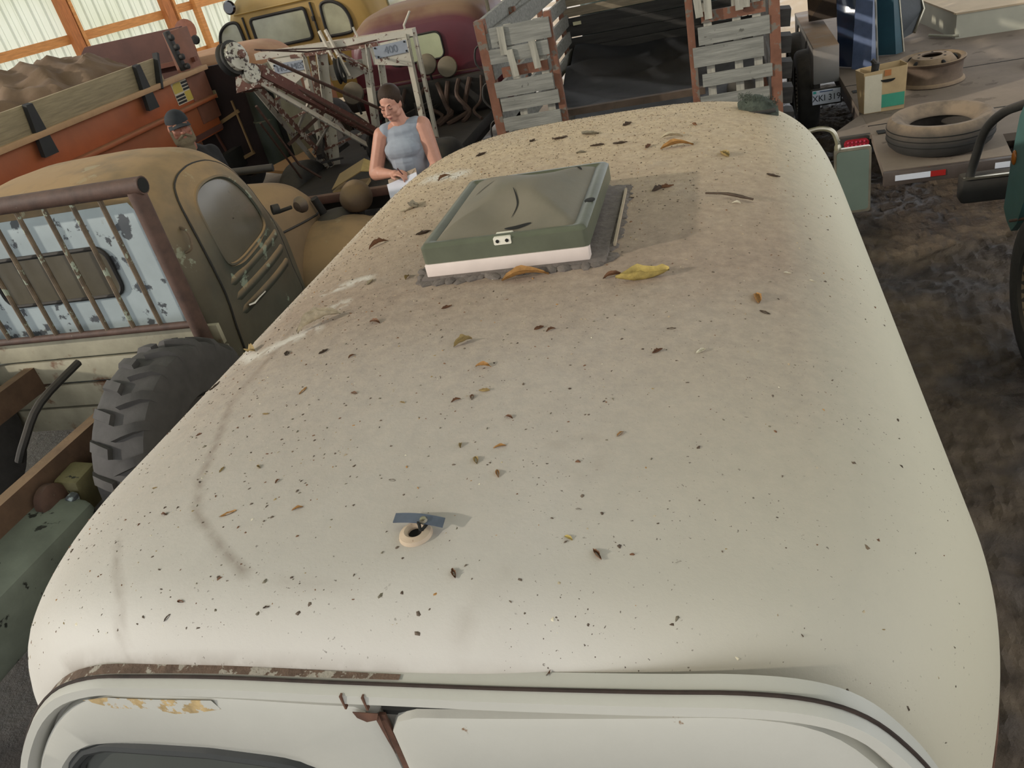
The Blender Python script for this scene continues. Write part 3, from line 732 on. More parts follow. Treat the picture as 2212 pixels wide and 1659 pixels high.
# wheel with big lugs
wr, wc = .535, V((-2.66, 2.69, .545))
g = G(); h = .15; prof = [(.25, -h*.7), (.27, -h), (.36, -h*1.02), (.45, -h*1.0), (.49, -h*.93), (.505, -h*.7), (.508, 0), (.505, h*.7), (.49, h*.93), (.45, h), (.36, h*1.02), (.27, h), (.25, h*.7)]
g.lathe(prof, wc, (1, 0, 0), 56); tr = g.o('tire', TREAD, gt)
g = G(); g.lathe([(.03, .09), (.1, .09), (.12, .05), (.2, .03), (.24, .1), (.26, .12), (.265, .1), (.25, .06), (.25, -.1), (.03, -.1)], wc, (1, 0, 0), 32); g.o('rim', SOOT, tr)
def lug(g):                                                     # a bent bar across half the tread, wrapping onto the shoulder
    pts = [(.008, .0, .512), (.06, .018, .510), (.115, .036, .500), (.142, .046, .470), (.150, .05, .43)]
    rows = []
    for x, a, r_ in pts:
        row = []
        for da, dr in ((-.052, -.02), (-.042, .024), (.042, .024), (.052, -.02)):
            t = a/.5+da; row.append((x, (r_+dr)*math.sin(t), (r_+dr)*math.cos(t)))
        rows.append(row)
    g.grid(rows, cv=True, cap=True)
lm = shared('lug_mesh', lug, TREAD)
for i in range(22):
    a = 2*math.pi*i/22
    link('tread_lug', lm, wc, tr, (-a, 0, 0)); 
    o_ = link('tread_lug', lm, wc, tr, (-a-.14, 0, 0), (-1, 1, 1))
# second dual tire, hub, frame rail, hanging tank
g = G(); g.lathe(prof, wc + V((-1.75, 0, 0)), (1, 0, 0), 40); g.o('tire', TREAD, gt)
wheel(gt, (-2.78, 5.0, .45), .45, .2); wheel(gt, (-4.40, 4.7, .45), .45, .2, (-1, 0, 0))
for x in (-3.06, -4.0):
    G().bar((x, -.2, .74), (x, 5.2, .70), .07, .15).o('frame_rail', BRN, gt, smooth=0)
for y in (.2,): G().bar((-4.4, y, .83), (-2.95, y, .83), .09, .06).o('cross_beam', BRN, gt, smooth=0)
g = G(); g.box((-3.02, 1.72, .50), (.34, .95, .36), (0, .25, 0), bevel=.05); g.o('side_tank', mat('pale_green_tank', '757c70', .6, var=.25, vscale=5, chip='22241f', cthr=.60, cscale=8, bump=.1), gt)  # tank colour lowered to carry the deep shade down here
g = G(); g.box((-2.98, 2.28, .62), (.12, .16, .2), (0, .2, .1), bevel=.02); br = g.o('spring_bracket', mat('yellowed_bracket', '7c7450', .7, var=.3, chip='2b2a22', cthr=.6, cscale=14), gt)
g = G(); g.lathe([(.05, -.03), (.075, -.02), (.075, .02), (.05, .03)], (-2.98, 2.13, .68), (1, 0, 0), 20); g.o('shackle_eye', PIPE, br)
G().box((-2.93, 2.17, .6), (.04, .05, .15), (0, .3, 0), bevel=.01).o('shackle_plate', PALE, br)
G().tube(smoothpath([(-3.3, 2.9, .95), (-3.32, 2.6, .9), (-3.36, 2.45, .78), (-3.4, 2.4, .7)], 4), .02, 8).o('black_hose', SOOT, gt)
# hood, cowl, fender, headlamp, mirror
hood = Cab(-3.42, .60, .78, [(4.30, 1.0, 1.30), (4.5, .98, 1.285), (4.75, .95, 1.25), (4.95, .90, 1.19), (5.08, .82, 1.10), (5.14, .70, .98)], .6, .5)
hd = hood.shell('hood', mat('dusty_hood_paint', '7a6549', .75, var=.2, vscale=4, dust='a3855f', damt=.9, chip='8b9a86', cthr=.72, cscale=9, bump=.1), gt, 40)
g = G(); g.tube([(hood.side(y, z)+.003, y, z) for y, z in [(4.34+.75*i/12, 1.0-.01*i) for i in range(13)]], .008, 6); g.o('hood_seam', SOOT, hd)
g = G(); g.tube([(-2.86, 4.96, 1.02), (-2.83, 5.02, .80), (-2.82, 5.06, .62)], .028, 10); g.o('hood_latch_pipe', SOOT, gt)
g = G(); rows = []
for i in range(15):
    a = math.pi*(i/14); yc, zc, rr_ = 4.86, .45, .43
    rows.append([(-2.86+.42*u_/6, yc - (rr_-.05*(u_/6)**3)*math.cos(a)*1.15, zc + (rr_-.09*(u_/6)**4)*math.sin(a)) for u_ in range(7)])
g.grid(rows); fd = g.o('front_fender', GRN, gt)
g = G(); g.lathe([(.002, -.14), (.05, -.13), (.09, -.09), (.113, -.02), (.118, .03), (.112, .04), (.002, .045)], (-2.64, 5.16, .93), (0, 1, -.05), 24); g.o('headlamp', mat('dusty_headlamp_shell', '6a5743', .7, var=.25, dust='8f7653', damt=.7), gt)
G().tube([(-2.64, 5.16, .82), (-2.64, 5.16, .74)], .03, 8).o('headlamp_stalk', SOOT, gt)
g = G(); g.tube([(-2.68, 4.2, 1.19), (-2.60, 4.22, 1.2)], .012, 8); ma = g.o('side_mirror_arm', SOOT, gt)
g = G(); g.lathe([(.002, -.03), (.03, -.025), (.05, 0), (.052, .02), (.002, .025)], (-2.56, 4.25, 1.195), (.3, 1, 0), 16); g.o('side_mirror_head', mat('brown_mirror_shell', '4c3d31', .6, dust=DUST, damt=.4), ma)
g = G(); g.tube([(-2.66, 4.10, 1.235), (-2.63, 4.13, 1.23)], [.03, .03], 10); g.o('filler_cap', SOOT, gt)
g = G(); g.tube([(-3.32, 4.75, 1.34), (-3.0, 4.82, 1.31)], .026, 10); g.o('black_roll', SOOT, gt)
G().box((-3.37, 4.72, 1.335), (.1, .06, .035), (0, .1, .2), bevel=.008).o('hood_clamp', BRN, gt)
g = G(); g.tube(smoothpath([(-2.79, 3.42, 1.42), (-2.735, 3.40, 1.40), (-2.725, 3.39, 1.35), (-2.73, 3.37, 1.31), (-2.76, 3.35, 1.30)], 4), .008, 6); g.o('hook', BARM, gt)
# ================================================================== orange dump truck far left
ORG = mat('dusty_orange_paint', 'a5562c', .6, var=.2, vscale=3, dust='a8835c', damt=.7, rust='5c3320', rthr=.7, bump=.06)
ORD = mat('dark_orange_steel', '6b3a28', .7, var=.3, vscale=4, dust='8a6a4c', damt=.5, bump=.1)
MAR = mat('maroon_headboard', '5a372d', .75, var=.25, vscale=4, bump=.1, dust='7b5a48', damt=.4)
WOOD1 = mat('weathered_sideboard', '8f8163', .85, var=.3, vscale=7, grain=(6, .6, 9), bump=.3, bscale=10, dust='b09a72', damt=.5)
BLKS = mat('black_bracket', '211f1b', .7, var=.3, bump=.1)
dt = thing('dump_truck', (-6.0, 6.0, 0), 'orange dump truck with a weathered wooden side board and striped yellow decal', 'truck')
XD = -5.0
G().box((XD-.02, 5.5, 1.33), (.04, 3.8, .34), bevel=.004).o('lower_side_panel', ORG, dt)
G().box((XD+.03, 5.5, 1.49), (.10, 3.8, .035), bevel=.006).o('side_ledge', ORG, dt)
G().box((XD-.02, 5.5, 1.63), (.04, 3.8, .25), bevel=.004).o('upper_side_panel', ORG, dt)
G().box((XD+.035, 5.5, 1.765), (.11, 3.82, .045), bevel=.006).o('top_rail', mat('dusty_tan_rail', 'b08a63', .8, var=.15, dust='b89a72', damt=.6), dt)
G().box((XD+.02, 5.12, 1.885), (.045, 3.25, .20), bevel=.003).o('side_board', WOOD1, dt)
for y, zt in ((6.42, 1.99), (5.08, 1.99), (3.9, 1.99)):
    g = G(); g.prism([(XD+.05, y-.035, 1.99), (XD+.05, y+.03, 1.99), (XD+.05, y+.05, 1.62), (XD+.05, y-.10, 1.62)], (.035, 0, -.01)); g.o('board_bracket', BLKS, dt, smooth=0)
g = G(); g.bar((XD+.06, 6.75, 2.02), (XD+.07, 6.6, 1.74), .05, .03); g.o('board_bracket', BLKS, dt, smooth=0)
for y in (5.42, 4.2): G().box((XD+.03, y, 1.32), (.08, .10, .34), bevel=.006).o('side_rib', ORD, dt)
G().box((XD-.02, 7.28, 1.72), (.06, .34, .86), bevel=.005).o('corner_post', mat('brown_corner_post', '7d4f3a', .7, var=.2, dust='9a6c50', damt=.5), dt)
G().box((XD+.02, 7.10, 1.98), (.05, .06, .36), (.12, 0, 0), bevel=.01).o('hinge_arm', SOOT, dt)
for i in range(4): G().lathe([(.028, 0), (.028, .03), (.01, .04)], (XD+.05, 7.06+.022*i, 2.1-.09*i), (1, 0, 0), 10).o('hinge_knuckle', SOOT, dt)
g = G(); g.prism([(XD-.02, 7.36, 1.2), (XD-.02, 7.36, 2.16), (-6.15, 7.36, 2.17), (-6.27, 7.36, 2.08), (-6.6, 7.36, 2.05), (-7.1, 7.36, 2.0), (-7.1, 7.36, 1.2)], (0, .05, 0)); g.o('headboard', MAR, dt, smooth=0)
G().box((-6.0, 7.33, 1.86), (2.1, .05, .04)).o('headboard_rib', ORD, dt, smooth=0)
G().box((-7.08, 5.5, 1.55), (.05, 3.8, .8), bevel=.004).o('lower_side_panel', ORD, dt)
G().box((-6.04, 5.5, 1.2), (2.1, 3.8, .05)).o('bed_floor', MAR, dt, smooth=0)
# decal
YEL = mat('yellow_decal', 'c2a94a', .5, var=.1, bump=0); BLK = mat('black_decal', '1c1a15', .5, var=.1, bump=0)
WHD = mat('white_decal', 'c9bca4', .5, var=.1, bump=0)
y0_, z0_ = 6.86, 1.54; dw, dh = .145, .093
dc = G().box((XD+.0025, y0_+dw, z0_+dh), (.003, dw*2+.012, dh*2+.012)).o('decal', WHD, dt, smooth=0)
def dq(y, z, w_, h_, mt, nm='decal_print'): G().box((XD+.0045, y+w_/2, z+h_/2), (.002, w_, h_)).o(nm, mt, dc, smooth=0)
dq(y0_+dw+.004, z0_, dw-.004, dh-.004, YEL); g = G()
g.prism([(XD+.0035, y, z) for y, z in [(y0_, z0_+dh+.004), (y0_+dw-.004, z0_+dh+.004), (y0_+dw-.004, z0_+2*dh), (y0_+.03, z0_+2*dh), (y0_+.008, z0_+2*dh-.02), (y0_, z0_+2*dh-.04)]], (.002, 0, 0)); g.o('decal_print', YEL, dc, smooth=0)
for k in range(3):
    dq(y0_+dw+.004, z0_+dh+.006+k*.029, dw-.006, .02, BLK); dq(y0_, z0_+.002+k*.029, dw-.004, .02, BLK)
# cab beyond the bed
OCAB = mat('orange_cab_paint', '9a5b34', .65, var=.2, vscale=4, dust='b58f6c', damt=.95, bump=.06)
dcab = Cab(-5.3, .84, 1.0, [(7.62, .9, 1.66), (7.66, .96, 1.76), (7.78, 1, 1.83), (8.1, 1, 1.86), (8.5, .98, 1.84), (8.7, .93, 1.74), (8.85, .88, 1.5)])
dcab.shell('cab', OCAB, dt)
DKG = mat('dark_green_cab_corner', '2f372c', .5, var=.25, vscale=5, dust='5d5c42', damt=.3, bump=.06)
g = G(); g.tube([(-4.56, 7.5, .72), (-4.56, 7.5, 1.12), (-4.55, 7.5, 1.2), (-4.53, 7.5, 1.58)], [.115, .115, .113, .112], 20); g.o('corner_panel', DKG, dt)
G().tube([(-4.56, 7.5, 1.16), (-4.56, 7.5, 1.172)], .119, 20).o('panel_band', mat('band_line', '5f6049', .6), dt)
G().box((-4.40, 7.86, 1.18), (.04, .62, .98), bevel=.01).o('cab_door', mat('pale_olive_door', '8a8468', .6, var=.25, vscale=4, rust='5c3d2a', rthr=.66, dust='9a8a66', damt=.4), dt)
G().box((-4.42, 7.545, 1.18), (.05, .03, .95)).o('door_gap', DARK, dt, smooth=0)
G().box((-4.36, 7.75, .68), (.16, .9, .05), bevel=.01).o('running_board', BRN, dt)
INT = mat('dark_maroon_interior', '2a1c19', .9, var=.3, bump=.1)
G().box((-5.02, 7.56, 1.2), (.75, .06, 1.1)).o('cab_back_wall', INT, dt, smooth=0)
TANF = mat('tan_frame', '9c7d55', .7, var=.2)
fp = [(-5.2, 7.52, 1.17), (-4.83, 7.52, 1.29), (-4.83, 7.52, .86), (-5.12, 7.52, .78)]
for a, b in ((0, 1), (2, 3)): G().bar(fp[a], fp[b], .03, .035).o('frame_bar', TANF, dt, smooth=0)
G().bar((-4.86, 7.51, 1.4), (-4.84, 7.51, .86), .02, .015).o('frame_bar', TANF, dt, smooth=0)
G().bar(fp[0], fp[3], .02, .02).o('frame_bar', ORD, dt, smooth=0)
G().box((-5.02, 7.52, 1.49), (.03, .015, .075)).o('small_tag', mat('tag_tan', '9b8d68', .6), dt, smooth=0)
g = G(); g.prism([(-4.42, 6.95, .80), (-4.42, 8.1, .72), (-3.98, 8.0, .66), (-3.98, 6.95, .70)], (0, 0, -.03)); g.o('dusty_step_plate', mat('dusty_orange_tan', 'a5794c', .8, var=.15, dust='b58f62', damt=.6), dt, smooth=0)
hd2 = Cab(-5.3, .5, .8, [(8.85, 1, 1.4), (9.5, .95, 1.34), (9.9, .85, 1.2)], .6, .5); hd2.shell('hood', OCAB, dt)
for y in (5.2, 9.3):
    for sx, x in ((1, -4.75), (-1, -6.2)): wheel(dt, (x, y, .48), .48, .24, (sx, 0, 0))
for x in (-5.0, -5.9): G().box((x, 6.5, .85), (.08, 6.4, .2)).o('chassis_rail', SOOT, dt, smooth=0)
# tarp heaped on the bed
g = G(); n_ = 44; rows = []
def tz(x, y): return 1.86 + .30*math.exp(-((x+5.9)**2*2.2+(y-6.35)**2*1.6)) + .12*math.exp(-((x+6.5)**2*4+(y-5.4)**2*2)) + .05*math.sin(9*x+4*math.sin(5*y))*math.sin(7*y+3*x) + .05*(1-abs(math.sin(6*x+2.4*y+1.6*math.sin(3.1*y))))**2 + .035*(1-abs(math.sin(4*x-5*y+2*math.sin(2.3*x))))**3 + .01*math.sin(23*x+3*math.sin(11*y))
for i in range(n_+1):
    x = -7.0 + 1.85*i/n_
    rows.append([(x, 4.0+2.85*j/60, tz(x, 4.0+2.85*j/60) - .75*max(0, (x+5.35)/.3)**2*.3) for j in range(61)])
g.grid(rows); tp = g.o('tarpaulin', mat('brown_canvas', '6d5643', .9, var=.25, vscale=5, dust='8a7358', damt=.4, bump=.25, bscale=30))
tag(tp, 'crumpled brown canvas tarpaulin heaped in the orange dump bed', 'tarpaulin')
# ================================================================== maroon wrecker with white tow crane
MRN = mat('dusty_maroon_paint', '5a1f28', .4, var=.2, vscale=3, dust='8d7358', damt=.9, bump=.05, dlo=.28)
WHR = mat('rusty_white_steel', 'b9b3a4', .6, var=.15, vscale=6, chip='54302a', cthr=.60, cscale=22, rust='7a5240', rthr=.66, dust='b99a76', damt=.5, bump=.12)
BEAM = mat('red_brown_boom', '5b3329', .75, var=.35, vscale=10, chip='a89c88', cthr=.62, cscale=26, dust='8a6f5a', damt=.4, bump=.15)
FLW = mat('flaking_white_cover', 'b8b2a0', .5, var=.2, vscale=12, chip='3b2c24', cthr=.55, cscale=26, rust='6a4a3a', rthr=.62, bump=.2)
RWS = mat('white_flaked_rust', '6a473a', .75, var=.3, vscale=14, chip='b5ad9c', cthr=.53, cscale=24, bump=.15)
CBL = mat('rusty_cable', '4b3327', .8, var=.4, vscale=40, bump=.3)
PLT = mat('grey_cast_plate', '8d929a', .5, var=.12, vscale=14, bump=.1); LET = mat('raised_grey_letters', '6d727b', .5, var=.1, bump=0)
wk = thing('tow_truck', (-3.1, 7.6, 0), 'old maroon tow truck with a peeling white crane frame on its deck', 'truck')
wc_ = Cab(-3.10, .84, .95, [(8.42, .86, 1.62), (8.45, .93, 1.71), (8.55, .985, 1.79), (8.75, 1, 1.835), (9.1, 1, 1.845), (9.4, .98, 1.80), (9.55, .95, 1.70), (9.75, .9, 1.4)], .48, .45)
wc_.shell('cab', MRN, wk)
MIRR = mat('pale_rear_glass', 'b9bd9c', .12, var=.2, vscale=2, bump=0, spec=.9)
g = G(); g.prism([(x, 8.418, z) for x, z in rrect(-3.12, 1.425, .62, .26, .07)], (0, -.008, 0)); rw = g.o('rear_window', MIRR, wk)
g = G(); g.tube([(x, 8.408, z) for x, z in rrect(-3.12, 1.425, .62, .26, .07)], .01, 6, closed=True); g.o('window_gasket', SOOT, rw)
G().box((-2.18, 8.9, 1.42), (.03, .4, .26), (0, .12, 0), bevel=.04).o('side_window', VGLASS, wk)
G().tube([(-2.28, 8.5, 1.05), (-2.28, 8.5, 1.78)], .02, 8).o('cab_edge_trim', CHROME, wk)
G().box((-3.10, 8.39, 1.11), (1.56, .05, .06), bevel=.015).o('cab_sill', MRN, wk)
DK = mat('greasy_dark_steel', '2b2723', .75, var=.45, vscale=9, dust='4d4336', damt=.4, bump=.15)
G().box((-3.2, 7.0, .70), (1.7, 2.6, .10), bevel=.01).o('deck', DK, wk)
for x in (-3.75, -2.6): G().box((x, 7.6, .55), (.1, 4.4, .2)).o('chassis_rail', DK, wk, smooth=0)
for y in (6.6, 9.8):
    for sx, x in ((1, -2.45), (-1, -3.85)): wheel(wk, (x, y, .45), .45, .24, (sx, 0, 0))
hd3 = Cab(-3.1, .5, .8, [(9.75, 1, 1.38), (10.4, .95, 1.32), (10.8, .85, 1.15)], .6, .5); hd3.shell('hood', MRN, wk)
G().box((-3.0, 5.66, .80), (1.05, .06, .07), bevel=.01).o('tail_bar', mat('pinkish_tail_bar', '6a4a40', .7, var=.3, dust='8a6f58', damt=.5), wk)
G().box((-2.55, 5.64, .6), (.09, .05, .42), bevel=.008).o('tail_post', mat('tan_tail_post', '87765a', .7, var=.2), wk)
G().box((-3.0, 5.62, .58), (1.0, .05, .08), bevel=.01).o('bumper', mat('tan_bumper', '8a7354', .7, var=.2), wk)
# crane mast frame
YM = 7.0
cr = G().bar((-4.10, YM, 1.80), (-2.56, YM, 1.735), .10, .055).o('mast_top_beam', WHR, wk, smooth=0)
G().bar((-3.75, YM-.05, 1.745), (-2.9, YM-.05, 1.70), .03, .03).o('mast_under_beam', RWS, wk, smooth=0)
def ang(a, b, w_, mt=WHR, nm='mast_leg', fl=1, u=(0, -1, 0)): return G().angle(a, b, w_, .008, u, fl).o(nm, mt, wk, smooth=0)
ang((-3.62, YM, 1.75), (-3.68, YM-.12, .74), .075); ang((-3.49, YM, 1.72), (-3.66, YM-.10, .74), .075, fl=-1)
G().bar((-3.56, YM-.02, 1.72), (-3.67, YM-.13, .74), .025, .05).o('mast_leg', RWS, wk, smooth=0)
ang((-3.0, YM, 1.72), (-3.16, YM, .75), .08); ang((-2.93, YM, 1.70), (-3.08, YM, .75), .05, fl=-1)
ang((-2.62, YM, 1.73), (-2.63, YM-.1, .75), .065); G().bar((-2.56, YM-.01, 1.73), (-2.57, YM-.1, .75), .04, .03).o('mast_leg', WHR, wk, smooth=0)
ang((-3.28, YM-.02, 1.70), (-3.02, YM-.02, 1.50), .05, RWS, 'mast_brace')
# gusset plates with cast name plates
g = G(); g.prism([(x, YM-.055, z) for x, z in ((-3.99, 1.76), (-3.60, 1.735), (-3.61, 1.60), (-3.79, 1.52), (-3.94, 1.57))], (0, .012, 0)); gu = g.o('gusset_plate', WHR, wk, smooth=0)
g = G(); g.prism([(x, YM-.055, z) for x, z in ((-2.985, 1.705), (-2.60, 1.71), (-2.62, 1.47), (-2.985, 1.545))], (0, .012, 0)); gu2 = g.o('gusset_plate', WHR, wk, smooth=0)
p1 = G().box((-3.785, YM-.062, 1.665), (.32, .008, .085), (0, .03, 0), bevel=.002).o('name_plate', PLT, gu, smooth=0); p1['label'] = 'grey cast plate reading HOLMES'
text('lettering', 'HOLMES', .072, (-3.785, YM-.067, 1.664), (1, 0, -.03), (0, 0, 1), LET, gu, .003, 1.0)
p2 = G().box((-2.79, YM-.062, 1.640), (.32, .008, .10), (0, -.015, 0), bevel=.002).o('name_plate', PLT, gu2, smooth=0); p2['label'] = 'grey cast plate reading 400'
text('lettering', '400', .085, (-2.79, YM-.067, 1.639), (1, 0, .015), (0, 0, 1), LET, gu2, .003)
bolt = shared('bolt_mesh', lambda g: g.lathe([(.008, 0), (.008, .006), (.003, .009)], (0, 0, 0), (0, -1, 0), 8), DARK)
for x, z in ((-2.93, 1.675), (-2.65, 1.68), (-2.92, 1.60), (-2.65, 1.605)): link('bolt', bolt, (x, YM-.066, z), gu2)
for x, z in ((-3.93, 1.70), (-3.64, 1.69)): link('bolt', bolt, (x, YM-.066, z), gu)
g = G(); g.prism([(x, YM+.03, z) for x, z in ((-3.47, 1.60), (-3.06, 1.60), (-3.05, 1.50), (-3.25, 1.45), (-3.47, 1.47))], (0, .012, 0)); g.o('centre_plate', WHR, wk, smooth=0)
# hooks and standing levers on the beam
G().tube(smoothpath([(-3.12, YM, 1.74), (-3.09, YM, 1.79), (-3.10, YM, 1.83), (-3.105, YM, 1.87)], 4), .010, 8).o('beam_hook', WHR, wk)
G().tube([(-2.64, YM, 1.76), (-2.64, YM, 1.80), (-2.55, YM-.02, 1.90)], .010, 8).o('beam_hook', WHR, wk)
for dx in (-.03, .03): G().bar((-3.37+dx, YM-.06, 1.90), (-3.24+dx, YM-.14, 1.50), .018, .03).o('sheave_strap', WHR, wk, smooth=0)
def pulley(c, r_, wd, axis, nm='sheave', body=SOOT):
    p_ = G().lathe([(r_*.2, -wd*.5), (r_, -wd*.5), (r_*.97, -wd*.3), (r_*.84, -.1*wd), (r_*.84, .1*wd), (r_*.97, wd*.3), (r_, wd*.5), (r_*.2, wd*.5)], c, axis, 28).o(nm, body, wk)
    return p_
pulley((-3.30, YM-.10, 1.56), .115, .05, (1, .25, 0), 'sheave', SOOT)
# boom: two rusty white members running back to the near tip
tip = V((-3.50, 5.80, 1.80)); b1, b2 = V((-3.10, 7.0, .86)), V((-3.80, 7.0, .72))
G().bar(tip + V((.05, .05, .0)), b1 + V((0, 0, .03)), .055, .085).o('boom_beam', BEAM, wk, smooth=0)
for a, b, mt in ((tip + V((.03, .05, -.06)), b1 + V((-.02, 0, -.12)), WHR), (tip + V((-.05, .05, -.05)), b2 + V((-.03, 0, 0)), WHR), (tip + V((0, .06, -.08)), b2 + V((.10, 0, 0)), RWS)):
    ang(a, b, .05, mt, 'boom_rail')
for f_ in (.22, .42, .62, .82):
    G().bar((tip+V((.05, .05, .0))).lerp(b1, f_), (tip+V((-.05, .05, -.05))).lerp(b2, f_), .03, .02).o('boom_lacing', RWS, wk, smooth=0)
for f_, g_ in ((.1, .35), (.35, .55), (.55, .8)):
    G().bar((tip+V((.05, .05, .0))).lerp(b1, f_), (tip+V((-.05, .05, -.05))).lerp(b2, g_), .025, .015).o('boom_lacing', WHR, wk, smooth=0)
g = G(); g.prism([tip+V(p) for p in ((.06, -.02, .07), (.10, .06, .04), (.11, .16, -.1), (.06, .1, -.13), (.0, -.02, -.1))], (-.16, -.02, -.01)); g.o('boom_head', RWS, wk, smooth=0)
hp = pulley(tip + V((-.05, -.10, .14)), .125, .07, (.95, -.22, .18), 'boom_sheave', SOOT)
G().lathe([(.005, .0), (.104, .0), (.10, .03), (.05, .042), (.025, .06), (.005, .062)], tip + V((-.013, -.109, .147)), (.95, -.22, .18), 24).o('sheave_cover', FLW, hp)
G().lathe([(.005, 0), (.03, 0), (.03, .03), (.005, .03)], tip + V((.04, -.121, .157)), (.95, -.22, .18), 12).o('sheave_pin', RWS, hp)
lp_ = pulley(tip + V((.03, -.06, .01)), .07, .06, (.85, -.45, .1), 'fairlead_roller', FLW)
# cables and stay rods
for pth, rad in (([(-3.46, 5.9, 1.95), (-3.40, 6.6, 1.79), (-3.2, 6.95, 1.73), (-2.9, 6.95, 1.735)], .007), ([(-3.44, 5.95, 1.93), (-3.36, 6.9, 1.76)], .006), ([(-3.45, 5.9, 1.80), (-3.05, 6.8, .96), (-2.95, 7.0, .82)], .012),
                 ([(-3.40, 5.95, 1.86), (-2.98, 7.0, 1.10)], .014), ([(-3.62, 5.9, 1.55), (-3.66, 6.3, .95), (-3.55, 6.4, .78)], .012), ([(-3.7, 6.0, 1.4), (-3.74, 6.4, .8)], .01)):
    G().tube(pth, rad, 6).o('cable', CBL, wk)
G().bar((-3.78, 6.45, 1.10), (-3.30, 6.55, 1.35), .03, .03).o('boom_strut', CBL, wk, smooth=0)
# work lamps, clutter fixed to the deck
LSH = mat('dusty_lamp_shell', '5c564a', .5, metal=.3, var=.3, dust='9a8a70', damt=.8)
for c, r_ in (((-3.42, 7.3, 1.28), .10), ((-2.95, 8.2, 1.28), .10), ((-2.74, 8.2, 1.22), .10)):
    lmp = G().lathe([(.004, -.06), (r_*.6, -.05), (r_, 0), (r_*1.05, .03), (r_*.98, .04), (r_*.5, .05), (.004, .05)], c, (.1, -1, .35), 22).o('work_lamp', LSH, wk)
    G().tube([c, (c[0], c[1]+.03, c[2]-.2)], .012, 6).o('lamp_stalk', DK, lmp)
G().lathe([(.01, 0), (.12, 0), (.12, .03), (.07, .035), (.07, .25), (.12, .255), (.12, .28), (.01, .28)], (-3.2, 6.85, .86), (1, 0, 0), 22).o('winch_drum', DK, wk)
for i in range(26):
    x, y = rng.uniform(-3.7, -2.6), rng.uniform(6.5, 8.1)
    a = rng.uniform(0, 3); l_ = rng.uniform(.1, .45)
    G().bar((x, y, .80+rng.random()*.12), (x+l_*math.cos(a), y+l_*math.sin(a), .78+rng.random()*.35), rng.uniform(.02, .06), rng.uniform(.015, .05)).o('winch_rod', DK, wk, smooth=0)
G().box((-2.95, 8.2, .95), (1.3, .12, .35), bevel=.02).o('winch_housing', DK, wk)
HNG = mat('hanging_brown_hose', '4a372c', .8, var=.4, vscale=12, bump=.2)
for i in range(9):
    x = -3.35+.12*i; G().tube(smoothpath([(x, 8.12, 1.1), (x+.05*rng.normal(), 8.0, .95+.05*rng.normal()), (x+.08*rng.normal(), 7.9, .82), (x+.1*rng.normal(), 7.75, .76)], 4), .012+.014*rng.random(), 7).o('hanging_hose', HNG, wk)
FLK = mat('white_paint_flake', 'b5ab98', .7, var=.15, bump=0)
g = G()
for i in range(60):
    x, y = rng.uniform(-3.25, -2.85), 5.85+rng.normal()*.06
    a = rng.random()*6; s_ = rng.uniform(.008, .025)
    g.face(g.vs([(x+s_*math.cos(a+t), y+s_*math.sin(a+t), .756+.012*rng.random()) for t in (0, 1.4, 2.9, 4.4)]))
fl = g.o('paint_flakes', FLK, wk, smooth=0); fl['kind'] = 'stuff'
bk = thing('cardboard_folder', (-3.04, 5.96, .77), 'dusty tan cardboard folder lying open on the tow truck deck', 'folder')
TANP = mat('tan_cardboard', 'a58a5e', .8, var=.15, dust='b09a70', damt=.3)
g = G(); g.prism([(-3.2, 5.88, .80), (-2.92, 5.93, .90), (-2.95, 6.12, .95), (-3.2, 6.1, .86)], (0, -.004, .008)); g.o('cover', TANP, bk, smooth=0)
g = G(); g.prism([(-2.92, 5.93, .90), (-2.83, 5.98, .87), (-2.86, 6.12, .90), (-2.95, 6.12, .95)], (0, -.004, .008)); g.o('flap', mat('tan_cardboard_inside', 'c0a468', .8), bk, smooth=0)
g = G(); g.prism([(-3.2, 5.88, .76), (-2.92, 5.93, .76), (-2.95, 6.12, .76), (-3.2, 6.1, .76)], (0, 0, .03)); g.o('papers', TANP, bk, smooth=0)
# ================================================================== yellow bus
BYEL = mat('dusty_bus_yellow', '9c7a32', .55, var=.18, vscale=2, dust='b09a6c', damt=.8, bump=.05)
bus = thing('yellow_bus', (-5.5, 13, 0), 'old dusty yellow bus seen from behind with rounded rear windows', 'bus')
bc = Cab(-5.42, 1.18, 1.1, [(10.5, .84, 2.02), (10.53, .90, 2.14), (10.65, .95, 2.27), (10.9, .985, 2.36), (11.4, 1, 2.4), (13, 1, 2.42), (15.5, 1, 2.42)], .45, .5)
bc.shell('body', BYEL, bus, 56)
BG = mat('pale_bus_glass', 'aaa98e', .15, var=.35, vscale=1.6, bump=0, spec=.8)  # pale tone stands in for brightness seen through the windows
def buswin(poly, nm='rear_window'):
    g = G(); g.prism([(x, 10.495, z) for x, z in poly], (0, -.01, 0)); o_ = g.o(nm, BG, bus, smooth=0)
    g = G(); g.tube([(x, 10.486, z) for x, z in poly], .022, 6, closed=True); g.o('window_gasket', SOOT, o_); return o_
buswin([(x, z) for x, z in rrect(-5.66, 1.74, .82, .38, .05)])
pl = [(p.x, p.z) for p in resample(smoothpath([(-5.02, 0, 1.56), (-5.02, 0, 1.85), (-4.98, 0, 1.93), (-4.85, 0, 1.93), (-4.72, 0, 1.85), (-4.66, 0, 1.72), (-4.66, 0, 1.58), (-4.70, 0, 1.53), (-4.95, 0, 1.53)], 5, True), 40)]
buswin(pl); buswin([(-11.28-x+.0, z) for x, z in pl])
for x in (-5.15, -6.17): G().box((x, 10.487, 1.5), (.02, .02, .95)).o('door_edge', SOOT, bus, smooth=0)
G().box((-5.16, 10.475, 1.78), (.035, .025, .06), bevel=.005).o('door_latch', DK, bus)
